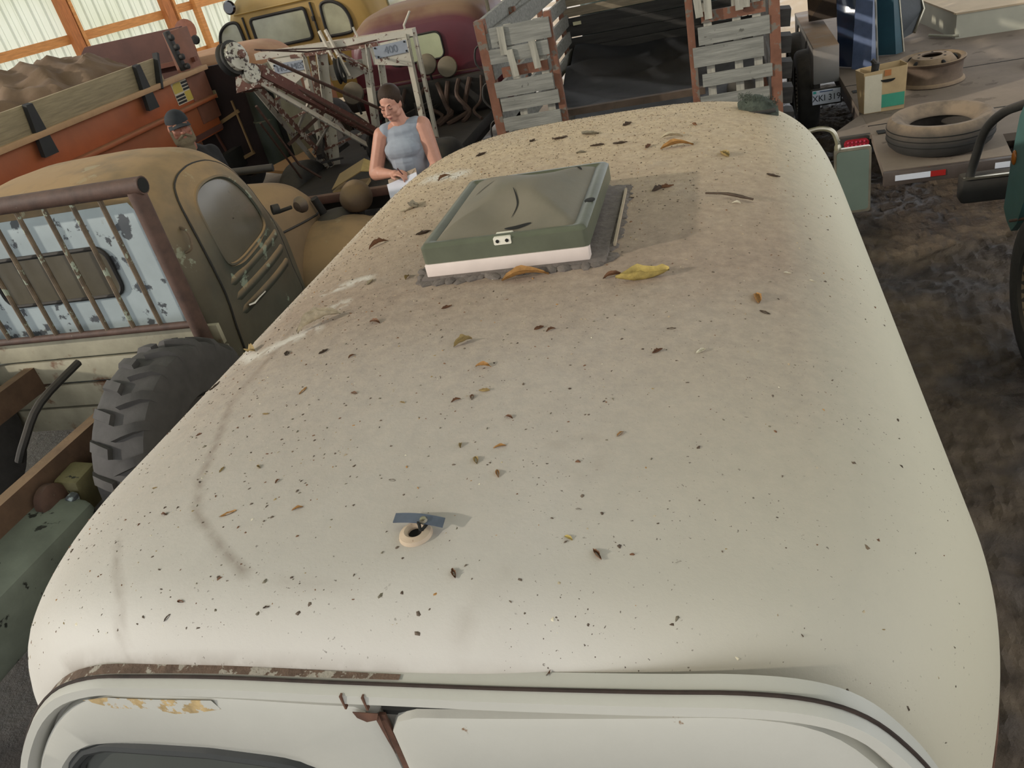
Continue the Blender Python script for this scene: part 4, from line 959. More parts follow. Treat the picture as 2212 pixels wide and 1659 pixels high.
g = G(); g.tube([(x, 10.48, z) for x, z in [(-6.27+1.7*i/20, 2.02 + .0*i) for i in range(21)]], .012, 6); g.o('rear_bead', BYEL, bus)
G().lathe([(.005, 0), (.085, 0), (.09, .02), (.07, .04), (.005, .045)], (-6.3, 10.50, 2.12), (0, -1, .1), 20).o('tail_lamp', mat('black_lamp_lens', '14141a', .15, var=.2, bump=0, spec=.9), bus)
for y in (11.6, 14.6):
    for sx, x in ((1, -4.5), (-1, -6.35)): wheel(bus, (x, y, .48), .48, .25, (sx, 0, 0))
G().box((-5.42, 10.42, .62), (2.1, .12, .16), bevel=.02).o('bumper', DK, bus)
for i in range(4):
    y = 11.3+i*.95; g = G(); g.box((-4.27, y, 1.78), (.03, .72, .36), (0, -.08, 0), bevel=.03); g.o('side_window', BG, bus)
mr_ = thing('orange_mirror_post', (-6.9, 10.2, 0), 'orange and black mirror on a post left of the yellow bus', 'mirror post')
G().tube([(-6.86, 10.2, 0), (-6.86, 10.2, 2.0)], .03, 10).o('post', ORG, mr_)
G().lathe([(.01, -.05), (.12, -.04), (.15, .02), (.01, .05)], (-6.84, 10.15, 1.98), (.2, -1, .2), 18).o('mirror_shell', mat('salmon_shell', 'a86a4e', .6), mr_)
G().lathe([(.01, 0), (.06, 0), (.05, .04), (.01, .05)], (-6.72, 10.1, 1.86), (.2, -1, .1), 14).o('lamp', SOOT, mr_)
# ================================================================== wooden stake truck ahead of the van
GWD = mat('silvery_weathered_plank', '85837a', .9, var=.35, vscale=5, grain=(.7, 5, 8), bump=.45, bscale=12, chip='5c5a52', cthr=.66, cscale=16)
GWL = mat('pale_weathered_batten', '9d988a', .9, var=.3, vscale=6, grain=(6, 6, .8), bump=.35, bscale=12)
DWD = mat('dark_bed_board', '3a3733', .85, var=.4, vscale=4, grain=(.6, 5, 7), bump=.3, bscale=10)  # dark tone puts the shade inside the bed into the boards
ORW = mat('worn_orange_stake', '79503c', .85, var=.35, vscale=6, chip='6b6257', cthr=.55, cscale=12, bump=.2)
st = thing('stake_truck', (-.68, 7.8, 0), 'stake-bed truck with weathered grey plank rear gates and orange stakes', 'truck')
YS = 6.0
def gate(x0, x1, zt, sl, rows, battens, stakes):
    """one rear gate: planks nailed to battens, slightly sloping"""
    q = math.atan(sl)
    for z0, z1 in rows:
        ex = rng.normal()*.012
        pk = piece('plank', GWD, st, ((x0+x1)/2+ex, YS-.012+rng.normal()*.003, (z0+z1)/2), (x1-x0, .024, z1-z0-.006), (0, -q, rng.normal()*.004))
        for x in battens:
            for dz in (-.3, .3): link('bolt', bolt, (x+rng.normal()*.006, YS-.026, (z0+z1)/2 + dz*(z1-z0) - sl*(x-(x0+x1)/2)*-1), pk)
            break
    for x in battens:
        z_ = rows[0][1]
        piece('batten', GWL, st, (x, YS+.018, (rows[0][1]+rows[-1][0])/2), (.055, .022, rows[0][1]-rows[-1][0]))
    for x in stakes: piece('stake', ORW, st, (x, YS+.03, (.45+zt)/2), (.05, .05, zt-.45+.02))
gate(-1.66, -1.215, 1.78, .0, [(1.62, 1.76), (1.51, 1.615), (1.27, 1.385), (1.165, 1.265), (1.02, 1.12), (.87, .965), (.70, .80)], [-1.50, -1.28], [-1.685, -1.2])
gate(-.195, .275, 1.78, .0, [(1.66, 1.80), (1.38, 1.50), (1.24, 1.375), (1.10, 1.19), (.95, 1.04), (.78, .87), (.62, .70)], [-.11, .08, .21], [-.225])
for x, z in ((-1.545, 1.66), (-1.50, 1.50), (-1.325, 1.53), (-.165, 1.66), (-.10, 1.64), (.10, 1.66), (.15, 1.67)):
    b_ = piece('metal_strap', GWL, st, (x, YS-.034, z), (.05, .012, .19), (0, rng.normal()*.06, 0))
    for dz in (-.06, .06): link('bolt', bolt, (x, YS-.041, z+dz), b_)
for x0, x1, z in ((-1.6, -1.25, 1.44), (-.15, .27, 1.555)): piece('orange_crossbar', ORW, st, ((x0+x1)/2, YS+.01, z), (x1-x0, .03, .07))
# corner stakes
for x in (-1.70, .325): piece('corner_stake', ORW, st, (x, YS+.03, 1.12), (.07, .09, 1.40))
# side racks
for sx, x in ((-1, -1.70), (1, .345)):
    for k, (z0, z1) in enumerate(((1.58, 1.72), (1.40, 1.52), (1.22, 1.34), (1.04, 1.16), (.86, .98))):
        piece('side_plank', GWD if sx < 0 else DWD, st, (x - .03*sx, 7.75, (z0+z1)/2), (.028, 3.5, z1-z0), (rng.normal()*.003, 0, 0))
    for y in (7.1, 8.2, 9.3): piece('stake', ORW, st, (x, y, 1.10), (.05, .06, 1.32))
for k in range(6):                                              # slat ends sticking out on the right
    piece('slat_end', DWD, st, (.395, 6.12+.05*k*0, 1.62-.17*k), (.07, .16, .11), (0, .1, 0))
# front rack and bed
for k in range(12):
    z = .72+.105*k
    piece('front_plank', DWD if k < 6 else mat('tan_front_slat', '8a7c66', .85, var=.3, grain=(.7, 5, 7), bump=.3, bscale=12), st, (-.70, 9.45+.006*(k % 2), z), (2.06, .03, .09 if k >= 6 else .1), (0, rng.normal()*.006, 0))  # upper slats coloured as lit, lower planks as shaded
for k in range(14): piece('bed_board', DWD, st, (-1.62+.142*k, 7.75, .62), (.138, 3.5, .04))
G().box((-.69, 6.02, .60), (2.05, .10, .14), bevel=.01).o('rear_sill', mat('rusty_rear_sill', '5a4136', .8, var=.3, dust='6f5a48', damt=.5), st)
piece('cross_bar', mat('dull_brown_bar', '5a4a3c', .8), st, (-.72, 6.35, 1.0), (1.1, .05, .05))
piece('pale_label', mat('pale_label', 'd8cfa8', .7, var=.05, bump=0), st, (-1.56, 9.42, 1.235), (.09, .012, .035))
g = G(); n_ = 30; rows = []
for i in range(n_+1):
    x = -1.60 + 1.85*i/n_
    rows.append([(x, 6.5 + 2.9*j/30, .68 + .26*(j/30)**1.5 + .05*math.sin(6*x+2*math.sin(j*.4))*math.sin(j*.5) + .06*math.sin(3*x)) for j in range(31)])
g.grid(rows); tb = g.o('bed_shade_sheet', mat('shade_black_sheet', '2a2b2e', .55, var=.35, vscale=3, bump=.25, bscale=20), st)  # added dark sheet, its black stands in for shade in the bed
for x in (-.3, -1.1): G().box((x, 8.5, .45), (.1, 6.0, .18)).o('chassis_rail', SOOT, st, smooth=0)
for y in (7.2, 11.3):
    for sx, x in ((1, .1), (-1, -1.45)): wheel(st, (x, y, .42), .42, .24, (sx, 0, 0))
TEALC = mat('dark_teal_cab', '23403c', .45, var=.2, dust='5b5d4a', damt=.4, bump=.05)
tc_ = Cab(-.8, .82, .8, [(9.75, .88, 1.45), (9.8, .95, 1.55), (10, 1, 1.62), (10.6, 1, 1.64), (10.9, .95, 1.5), (11.1, .9, 1.2)]); tc_.shell('cab', TEALC, st)
hd4 = Cab(-.8, .5, .7, [(11.1, 1, 1.2), (11.8, .95, 1.15), (12.1, .85, 1.0)], .6, .5); hd4.shell('hood', TEALC, st)
# leaning weathered boards at the left rack
for a, b in (((-1.74, 6.05, 1.72), (-1.74, 9.2, 1.80)), ((-1.78, 6.6, 1.60), (-1.62, 8.9, 1.78))):
    G().bar(a, b, .03, .16).o('top_plank', GWD, st, smooth=0)
for k, z in enumerate((1.55, 1.28, 1.0, .8)):
    G().tube(smoothpath([(-1.74, YS+.05, z-.10), (-1.80, YS+.05, z-.02), (-1.78, YS+.05, z+.08), (-1.73, YS+.05, z+.1)], 3), .008, 6).o('side_hook', SOOT, st)
# ================================================================== flat trailer on the right
TDK = mat('dusty_plywood_deck', '6e6257', .85, var=.35, vscale=3, chip='4a4038', cthr=.60, cscale=4, dust='857664', damt=.4, bump=.15, bscale=20)
TST = mat('dark_trailer_steel', '4a403a', .6, var=.3, vscale=8, chip='6e3a30', cthr=.64, cscale=9, bump=.1)
ALU = mat('dull_aluminium', '8e8b86', .45, metal=.5, var=.12, vscale=4, dust='9c8062', damt=.9, bump=.04)
tl = thing('flat_trailer', (2.1, 7.6, 0), 'low flatbed trailer with grey box fender, red tail lamp and licence plate', 'trailer')
ZD = .60
G().box((2.25, 8.6, ZD-.04), (2.6, 4.8, .06), bevel=.005).o('deck_board', TDK, tl)
g = G(); g.prism([(.955, 6.2, ZD-.01), (3.55, 6.2, ZD-.01), (3.55, 5.62, ZD-.01), (1.66, 5.62, ZD-.01), (1.62, 5.27, ZD-.03), (.905, 5.27, ZD-.03), (.93, 5.75, ZD-.02)], (0, 0, -.05)); g.o('deck_board', TDK, tl, smooth=0)
piece('deck_seam', DARK, tl, (2.25, 6.2, ZD-.0095), (2.6, .012, .004))
piece('deck_seam', DARK, tl, (2.25, 7.42, ZD-.0095), (2.6, .01, .004))
G().bar((.975, 6.3, ZD-.082), (.980, 11, ZD-.082), .05, .12).o('side_rail', TST, tl, smooth=0)
G().box((1.27, 5.25, ZD-.075), (.74, .04, .085), bevel=.004).o('rear_beam', TST, tl)
for x0, x1, mt in ((.965, 1.165, mat('white_reflector', 'd5d9e2', .3, var=.05, bump=0)), (1.165, 1.25, mat('red_reflector', '9a2622', .3, var=.1, bump=0)), (1.52, 1.6, MATS['white_reflector'])):
    piece('reflective_strip', mt, tl, ((x0+x1)/2, 5.227, ZD-.07), (x1-x0, .004, .035))
g = G(); g.prism([(.96, 6.55, ZD-.012), (.735, 6.19, ZD-.012), (.735, 6.04, ZD-.012), (.96, 6.0, ZD-.012)], (0, 0, -.03)); g.o('corner_plate', TDK, tl, smooth=0)
lb = G().box((.84, 6.03, ZD-.068), (.21, .05, .115), bevel=.008).o('lamp_box', SOOT, tl)
g = G(); g.prism([(x, 6.005, z) for x, z in rrect(.845, ZD-.060, .165, .062, .03)], (0, -.014, 0)); rl = g.o('tail_lamp', mat('red_lamp_lens', 'a01426', .2, var=.25, vscale=60, bump=.4, bscale=120, spec=.8), lb)
led = shared('led_mesh', lambda g: g.lathe([(.008, 0), (.007, .004), (.002, .006)], (0, 0, 0), (0, -1, 0), 8), mat('lamp_led_dot', 'c8405a', .2, bump=0))
for i in range(5):
    for j in range(2): link('led', led, (.79+.027*i, 5.99, ZD-.073+.026*j), lb)
for x, y in ((1.01, 6.02), (1.005, 7.2), (1.0, 8.3)): piece('stake_pocket', DARK, tl, (x, y, ZD-.008), (.055, .075, .006))
# fender box and wheels
g = G(); pts = [(7.80, .56), (7.80, .86), (9.72, .86), (9.72, .56), (9.55, .56)]
for c_ in (9.28, 8.38): pts += [(c_+.36*math.cos(math.pi*i/10), .46+.36*math.sin(math.pi*i/10)) for i in range(11)]
pts += [(7.9, .56)]
g.prism([(.735, y, z) for y, z in pts], (.02, 0, 0)); fb = g.o('fender_side', ALU, tl, smooth=0)
G().box((.84, 8.76, .86), (.215, 1.93, .02), bevel=.004).o('fender_top', ALU, tl)
G().box((.84, 7.80, .71), (.215, .02, .31), bevel=.004).o('fender_end', ALU, tl)
RIMS = mat('polished_rim', 'b9b4aa', .3, metal=.35, var=.15, bump=.03)
for y in (8.38, 9.28): wheel(tl, (.72, y, .38), .37, .2, (-1, 0, 0), RIMS)
for y in (8.38, 9.28): wheel(tl, (3.75, y, .38), .37, .2, (1, 0, 0), RIMS)
PLW = mat('plate_white', 'c6ccd8', .4, var=.05, bump=0); PLK = mat('plate_black', '1e2230', .5, var=.1, bump=0)
pb = G().box((.83, 7.705, .462), (.26, .012, .15), bevel=.004).o('plate_frame', SOOT, tl)
G().box((.83, 7.697, .462), (.235, .004, .122), bevel=.002).o('licence_plate', PLW, pb, smooth=0)['label'] = 'white licence plate reading XKI 319'
text('lettering', 'XKI 319', .076, (.83, 7.694, .452), (1, 0, 0), (0, 0, 1), PLK, pb, .001, .92)
piece('plate_sticker', mat('teal_sticker', '2f9a92', .5, bump=0), pb, (.733, 7.694, .508), (.026, .002, .02))
piece('state_line', mat('plate_blue', '3c5278', .5, bump=0), pb, (.83, 7.694, .510), (.11, .002, .008))
G().box((2.25, 10.5, .40), (1.9, .2, .2)).o('axle_beam', SOOT, tl, smooth=0)
G().bar((2.25, 11.0, .5), (2.25, 13.2, .5), .12, .12).o('tongue', TST, tl, smooth=0)
# ---- spare tire lying on the deck
sp = thing('spare_tire', (1.29, 5.62, ZD), 'worn black tire without rim lying flat on the trailer tail', 'tire')
TC = (1.29, 5.62, ZD-.012); q_ = .74
g = G()
g.lathe([(r_*q_, z_*q_) for r_, z_ in ((.25, .03), (.26, .01), (.30, .0), (.37, .0), (.41, .04), (.425, .09), (.427, .14), (.425, .19), (.412, .235), (.385, .262), (.35, .262), (.305, .235), (.268, .20), (.25, .185), (.246, .17), (.32, .15), (.32, .06))], TC, (0, 0, 1), 56, closed=True)
SPT = mat('dusty_spare_rubber', '2f2d2a', .8, var=.25, vscale=9, dust='8b7863', damt=.85, bump=.15)
so_ = g.o('casing', SPT, sp)
for z in (.09, .14, .185): G().lathe([(.4285*q_, (z-.004)*q_), (.4285*q_, (z+.004)*q_), (.42*q_, (z+.004)*q_), (.42*q_, (z-.004)*q_)], TC, (0, 0, 1), 48, closed=True).o('tread_groove', DARK, so_)
# ---- steel rim
rm = thing('steel_wheel_rim', (1.55, 7.15, ZD), 'rusty bare steel wheel rim lying behind the paper bag', 'wheel rim')
RSR = mat('rusty_rim_steel', '5f4f42', .7, metal=.3, var=.35, vscale=12, dust='9a8468', damt=.8, bump=.12)
c_ = (1.55, 7.15, ZD-.008)
g = G(); g.lathe([(.235, .0), (.245, .005), (.24, .02), (.228, .03), (.224, .06), (.224, .12), (.228, .155), (.24, .165), (.245, .18), (.238, .185), (.205, .17), (.195, .15), (.195, .04), (.215, .012)], c_, (0, 0, 1), 44, closed=True); g.o('barrel', RSR, rm)
g = G(); g.lathe([(.198, .12), (.17, .165), (.14, .20), (.075, .205), (.075, .195), (.135, .19), (.165, .155), (.19, .11)], c_, (0, 0, 1), 44, closed=True); ds = g.o('disc', RSR, rm)
for i in range(5):
    a = 2*math.pi*i/5; G().ell((c_[0]+.167*math.cos(a), c_[1]+.167*math.sin(a), c_[2]+.172), (.024, .016, .012), (0, .75, a)).o('hand_hole', DARK, ds)
for i in range(6):
    a = 2*math.pi*i/6+.3; G().lathe([(.009, 0), (.009, .002)], (c_[0]+.105*math.cos(a), c_[1]+.105*math.sin(a), c_[2]+.2035), (0, 0, 1), 10).o('bolt_hole', DARK, ds)
# ---- paper bag with tools
pg = thing('paper_bag', (1.10, 6.60, ZD), 'brown paper bag with green print, full of tools, on the trailer edge', 'bag')
KR = mat('kraft_paper', 'b39a72', .85, var=.12, vscale=8, bump=.25, bscale=18); WHP = mat('white_print_paper', 'c9c0a8', .85, var=.1, bump=.2, bscale=18); GRP = mat('green_print_paper', '3f9478', .8, var=.12, bump=.15, bscale=18)
bz, bh = ZD-.008, .30; ca, sa = math.cos(.06), math.sin(.06)
def bp(u_, v_, z): return (1.10 + u_*ca - v_*sa, 6.60 + u_*sa + v_*ca, bz + z)
base_ = [(-.14, -.085), (.14, -.085), (.15, 0), (.14, .085), (-.14, .085), (-.155, 0)]
topo = [(-.145, -.095), (.15, -.09), (.175, .0), (.145, .085), (-.14, .09), (-.185, .01)]
g = G(); g.grid([[bp(*p, 0) for p in base_], [bp(*(V((*a, 0)).lerp(V((*b, 0)), .5)*1.01).xy, bh*.5) for a, b in zip(base_, topo)], [bp(*p, bh + (.012 if i % 2 else 0)) for i, p in enumerate(topo)], [bp(p[0]*.97, p[1]*.95, bh + (.01 if i % 2 else -.002)) for i, p in enumerate(topo)], [bp(p[0]*.93, p[1]*.9, .02) for p in base_]], cv=True)
g.face(g.vs([bp(*p, .01) for p in base_])); sk = g.o('sack', KR, pg, smooth=20)
def panel(u0, u1, z0, z1, mt, nm, off=.004):
    g = G(); g.prism([bp(u, -.085 - .012*z/bh - off, z) for u, z in ((u0, z0), (u1, z0), (u1, z1), (u0, z1))], (0, .003, 0)); return g.o(nm, mt, sk, smooth=0)
panel(-.14, -.02, .005, bh*.93, WHP, 'white_print'); panel(-.02, .138, .03, .125, GRP, 'green_print'); panel(-.005, .04, bh*.86, bh*1.0, mat('orange_label', 'b3713c', .7, bump=0), 'orange_label')
g = G(); g.prism([bp(u, -.085-.012*z/bh-.006, z) for u, z in [(.02+.05*math.cos(math.pi*i/8), bh*.78-.022*math.sin(math.pi*i/8)) for i in range(9)]], (0, .002, 0)); g.o('handle_hole', DARK, sk, smooth=0)
PLS = mat('pale_plastic', 'b5a78a', .6, bump=0)
tool = G().tube([bp(-.07, 0, .12), bp(-.045, .0, .34)], [.02, .028], 10).o('hand_tool', SOOT); G().tube([bp(-.045, 0, .335), bp(-.07, .01, .365)], .018, 8).o('tool_head', SOOT, tool)
tag(tool, 'black hand tool sticking out of the paper bag', 'tool')
tool2 = G().tube([bp(.06, .03, .1), bp(-.03, .03, .29)], .012, 8).o('tool_handle', PLS); tool2.name = 'wooden_handle'; tag(tool2, 'pale wooden handle lying inside the paper bag', 'handle')
G().tube([bp(-.03, .03, .285), bp(-.045, .03, .315)], .017, 8).o('ferrule', SOOT, tool2)
# ---- blue car body panels standing on the trailer
NAVY = mat('navy_glossy_paint', '26344c', .18, var=.2, vscale=5, coat=.6, bump=.02); BLUEG = mat('scuffed_blue_paint', '5a6784', .2, var=.2, vscale=9, coat=.5, chip='b9c4d4', cthr=.72, cscale=9, bump=.04); TEALD = mat('dark_teal_paint', '24454f', .4, var=.2, vscale=5, bump=.03)
def slab(pts_lo, pts_hi, th, nm, mt, lab, cat='car panel', edge=None):
    root = thing(nm, (pts_lo[0][0], pts_lo[0][1], ZD), lab, cat)
    k = 10; rows = []
    for i in range(k+1):
        t = i/k; rows.append([V(a).lerp(V(b), t) + V((th*2.2*math.sin(math.pi*(j/(len(pts_lo)-1))), -th*2.5*math.sin(math.pi*j/(len(pts_lo)-1)), 0)) for j, (a, b) in enumerate(zip(pts_lo, pts_hi))])
    g = G(); g.grid(rows); bk_ = [[V(p) + V((0, th, 0)) for p in r] for r in rows]; g.grid([r[::-1] for r in bk_])
    g.grid([[r[0] for r in rows], [r[0] for r in bk_]]); g.grid([[r[-1] for r in rows], [r[-1] for r in bk_]]); g.grid([rows[0], bk_[0]]); g.grid([rows[-1], bk_[-1]])
    o_ = g.o('skin', mt, root, smooth=50)
    g = G(); g.tube([r[-1] for r in rows], .010, 6); g.o('folded_edge', edge or CHROME, root)
    return root
slab([(.98, 8.15, ZD), (1.06, 8.05, ZD), (1.13, 8.0, ZD)], [(1.0, 8.5, 1.6), (1.12, 8.4, 1.6), (1.22, 8.3, 1.6)], .03, 'navy_fender', NAVY, 'dark navy curved fender standing upright beside the trailer fender')
slab([(1.07, 7.95, ZD), (1.16, 7.9, ZD), (1.27, 7.85, ZD)], [(1.14, 8.1, 1.5), (1.19, 8.05, 1.5), (1.245, 8.0, 1.5)], .025, 'blue_door_panel', BLUEG, 'glossy scuffed blue body panel standing between two dark panels', edge=mat('grey_gasket', '7d7a72', .7))
slab([(1.28, 8.35, ZD), (1.42, 8.32, ZD), (1.56, 8.30, ZD)], [(1.26, 8.4, 1.5), (1.36, 8.38, 1.5), (1.46, 8.36, 1.5)], .03, 'teal_door_panel', TEALD, 'dark teal body panel standing right of the scuffed blue panel')
g = G(); g.prism([(1.56, 8.72, ZD), (1.74, 8.8, ZD+.05), (1.84, 8.95, ZD+.22), (1.80, 9.0, ZD+.4), (1.66, 9.0, ZD+.8), (1.52, 8.9, ZD+.9)], (-.03, .04, 0)); pn = g.o('grey_window_frame', mat('dark_grey_panel', '34383a', .5, var=.2), smooth=0); tag(pn, 'dark grey curved window panel leaning behind the teal body panel', 'car panel')
g = G(); g.tube([(1.74, 8.79, ZD+.05), (1.84, 8.94, ZD+.22), (1.80, 8.99, ZD+.4), (1.66, 8.99, ZD+.8)], .014, 6); g.o('rim_strip', CHROME, pn)
dk_ = G(); dk_.prism([(.80, 8.9, .90), (1.1, 8.75, .92), (1.08, 8.7, 1.35), (.9, 8.9, 1.6), (.78, 9.0, 1.5)], (.02, .25, 0)); sd = dk_.o('tan_seat_back', mat('dark_brown_padding', '40342a', .9, var=.35, dust='8a6c4c', damt=.6), smooth=30); tag(sd, 'dark brown padded seat back resting on the trailer fender', 'seat')
G().box((.95, 8.93, 1.2), (.2, .1, .4), (0, 0, -.4), bevel=.04).o('cushion', MATS['dark_brown_padding'], sd)
# ---- cream hatch box
bx = thing('cream_cap_box', (2.35, 9.2, ZD), 'low cream metal box with dusty top standing on the trailer deck', 'box')
CRM = mat('cream_sheet_metal', 'a9a695', .5, var=.1, vscale=4, bump=.04); CRT = mat('dusty_cream_top', 'a8967c', .8, var=.2, vscale=4, dust='b5a080', damt=.5)
q = [(2.03, 8.50), (2.85, 8.42), (2.95, 9.6), (1.90, 9.75)]
g = G(); g.grid([[(x, y, z) for x, y in q] for z in (ZD-.01, ZD+.20)], cv=True); g.face(g.vs([(x, y, ZD-.01) for x, y in q])); g.o('side_wall', CRM, bx, smooth=0)
g = G(); g.prism([(x + (.01 if i in (1, 2) else -.01), y + (.01 if i > 1 else -.01), ZD+.20) for i, (x, y) in enumerate(q)], (0, 0, .015)); g.o('lid', CRT, bx, smooth=0)
G().box((2.62, 8.43, ZD+.17), (.05, .01, .02)).o('vent_slot', DARK, bx, smooth=0)
g = G(); g.tube([(1.86, 8.75, ZD+.01), (2.0, 8.52, ZD+.02), (2.06, 8.48, ZD+.02)], .012, 6); g.o('bottom_lip', CRM, bx)
ob = thing('folded_banner', (2.35, 7.15, ZD), 'small orange and blue folded banner at the right end of the deck', 'banner')
G().box((2.37, 7.25, ZD+.05), (.18, .1, .12), (0, .3, .3), bevel=.01).o('orange_fold', mat('faded_orange_cloth', 'a9814f', .9), ob); G().box((2.32, 7.1, ZD+.035), (.15, .12, .07), (0, -.2, .3), bevel=.01).o('blue_fold', mat('blue_cloth', '3f5878', .9), ob)
# ================================================================== teal truck at the right edge
TEAL = mat('faded_teal_paint', '3f6462', .42, var=.2, vscale=5, dust='7f8468', damt=.7, rust='5c3a22', rthr=.72, bump=.05)
tt = thing('teal_truck', (2.0, 3.2, 0), 'teal truck front corner with amber marker and black bumper guard', 'truck')
XT = 1.34
side = [(4.22, 1.235), (4.32, 1.10), (4.345, .98), (4.375, .80), (4.40, .60), (4.335, .555), (4.25, .53), (4.18, .60), (4.13, .72), (4.03, .86), (3.86, .96), (3.62, .98), (3.4, .93), (3.28, .8), (3.2, .55), (2.6, .55), (2.5, 1.3), (3.4, 1.32), (3.9, 1.30)]
g = G(); g.prism([(XT, y, z) for y, z in side], (.03, 0, 0)); fs = g.o('front_fender', TEAL, tt, smooth=0)
g = G(); fr = side[:6] + [(4.25, .53)]; g.grid([[(XT, y, z) for y, z in fr], [(XT+.35, y+.08, z) for y, z in fr], [(XT+.6, y+.1, z) for y, z in fr]]); g.o('fender_front_face', TEAL, tt, smooth=50)
g = G(); tp_ = [(4.22, 1.235), (3.9, 1.30), (3.4, 1.32), (2.5, 1.30)]; g.grid([[(XT, y, z) for y, z in tp_], [(XT+.06, y, z+.03) for y, z in tp_], [(XT+.8, y+.05, z+.05) for y, z in tp_]]); g.o('fender_top', TEAL, tt, smooth=50)
G().ell((XT-.004, 4.315, .895), (.012, .022, .038)).o('marker_lamp', mat('amber_lens', '9a5a1e', .25, var=.2, bump=0), tt)
tw = wheel(tt, (XT+.09, 3.78, .40), .41, .22, (-1, 0, 0), mat('tan_painted_rim', '7d6c52', .6, var=.3, dust=DUST, damt=.5))
wheel(tt, (XT+1.4, 3.78, .40), .41, .22, (1, 0, 0))
bb = G().box((XT+.36, 5.02, .49), (.84, .12, .16), bevel=.02).o('front_bumper', SOOT, tt)
G().bar((XT-.06, 4.955, .572), (XT+.8, 4.955, .572), .02, .012).o('bumper_lip', CHROME, bb, smooth=0)
G().tube(smoothpath([(XT-.02, 4.98, .56), (XT-.01, 4.96, .66), (XT, 4.84, .88), (XT+.01, 4.62, 1.03), (XT+.04, 4.42, 1.12), (XT+.12, 4.25, 1.20), (XT+.25, 4.2, 1.24)], 5), .024, 10).o('guard_hoop', SOOT, tt)
G().bar((XT+.3, 4.6, .5), (XT+.3, 2.4, .5), .1, .14).o('chassis_rail', SOOT, tt, smooth=0)
G().tube([(XT-.02, 4.22, .60), (XT+.1, 4.02, .70)], .008, 6).o('brake_rod', PIPE, tt)
# ================================================================== people
def cap(g, a, b, ra, rb, n=12):
    a, b = V(a), V(b); g.tube([a, b], [ra, rb], n); g.ell(a, (ra,)*3, None, n, 8); g.ell(b, (rb,)*3, None, n, 8); return g
def skin(g, name, mt, parent, vox, sm=3):
    me0 = bpy.data.meshes.new('tmp'); bmesh.ops.recalc_face_normals(g.bm, faces=g.bm.faces[:]); g.bm.to_mesh(me0); g.bm.free()
    o = bpy.data.objects.new('tmp', me0); COL.objects.link(o)
    m1 = o.modifiers.new('r', 'REMESH'); m1.mode = 'VOXEL'; m1.voxel_size = vox
    m2 = o.modifiers.new('s', 'SMOOTH'); m2.iterations = sm; m2.factor = .5
    bpy.context.view_layer.update()
    me = bpy.data.meshes.new_from_object(o.evaluated_get(bpy.context.evaluated_depsgraph_get()))
    bpy.data.objects.remove(o); bpy.data.meshes.remove(me0)
    me.name = name; me.materials.clear(); me.materials.append(mt); me.polygons.foreach_set('use_smooth', [True]*len(me.polygons))
    c = wloc(parent); me.transform(Matrix.Translation(-c)); return link(name, me, c, parent)
def headframe(c, f):
    f = V(f).normalized(); r_ = f.cross(V((0, 0, 1))).normalized(); u_ = r_.cross(f)
    M = Matrix((r_, f, u_)).transposed()                         # columns: right, forward, up
    return lambda x, y, z: V(c) + M @ V((x, y, z)), M
def head(g, P, M, k=1.0, wd=1.0):
    g.ell(P(0, -.012*k, .025*k), (.073*k, .092*k, .088*k), M, 20, 14)         # cranium
    g.ell(P(0, .022*k, -.035*k), (.060*k*wd, .066*k, .078*k), M, 18, 12)         # face
    g.ell(P(0, .045*k, -.090*k), (.036*k, .038*k, .027*k), M)                 # chin
    for s in (-1, 1):
        g.ell(P(s*.046*k*wd, .030*k, -.062*k), (.022*k, .040*k, .026*k), M)      # jaw
        g.ell(P(s*.040*k, .060*k, -.028*k), (.024*k, .022*k, .022*k), M)      # cheek
        g.ell(P(s*.071*k, -.005*k, -.015*k), (.009*k, .018*k, .030*k), M)     # ear
        g.ell(P(s*.031*k, .081*k, .020*k), (.024*k, .010*k, .008*k), M)       # brow
        g.ell(P(s*.031*k, .077*k, .000*k), (.015*k, .011*k, .010*k), M)       # eyelid
    cap(g, P(0, .084*k, .010*k), P(0, .104*k, -.034*k), .009*k, .013*k, 8)    # nose
    for s in (-1, 1): g.ell(P(s*.011*k, .094*k, -.037*k), (.009*k, .010*k, .008*k), M)
    g.ell(P(0, .084*k, -.064*k), (.024*k, .012*k, .007*k), M); g.ell(P(0, .081*k, -.075*k), (.020*k, .012*k, .008*k), M)
def hand(g, w, d, upn, side, curl=.5, k=1.0):
    """wrist point, direction of the palm, back-of-hand normal, side (+1/-1) on which the thumb sits"""
    d = V(d).normalized(); upn = (V(upn) - d*V(upn).dot(d)).normalized(); s = d.cross(upn)*side
    w = V(w); cap(g, w, w+d*.03*k, .024*k, .026*k)
    for i in range(4):
        o_ = (i-1.5)*.019*k; base = w + d*(.082-.004*abs(i-1))*k + s*o_*-1; cap(g, w+d*.02*k+s*o_*-.8, base, .012*k, .0105*k, 8)
        L_ = (.040, .045, .042, .033)[i]*k; p = base; a = curl*.5
        for j, f_ in enumerate((1, .68, .5)):
            dd = d*math.cos(a) - upn*math.sin(a); q_ = p+dd*L_*f_; cap(g, p, q_, (.0092-.0008*j)*k, (.0086-.0008*j)*k, 8); p = q_; a += curl*.9
    p = w + d*.02*k + s*.022*k; q_ = p + (d*.75+s*.75-upn*.2).normalized()*.042*k; cap(g, p, q_, .013*k, .011*k, 8)
    r_ = q_ + (d*.95+s*.15-upn*.35).normalized()*.032*k; cap(g, q_, r_, .0105*k, .0085*k, 8)
SKIN = mat('fair_skin', 'c08d78', .5, var=.07, vscale=30, bump=.05, bscale=150, spec=.35)
SKINM = mat('ruddy_skin', 'a5705c', .55, var=.15, vscale=30, bump=.08, bscale=120, spec=.35)
HAIR = mat('brown_hair', '3c2e24', .55, var=.35, vscale=30, grain=(12, 12, 2), bump=.3, bscale=50, spec=.15)
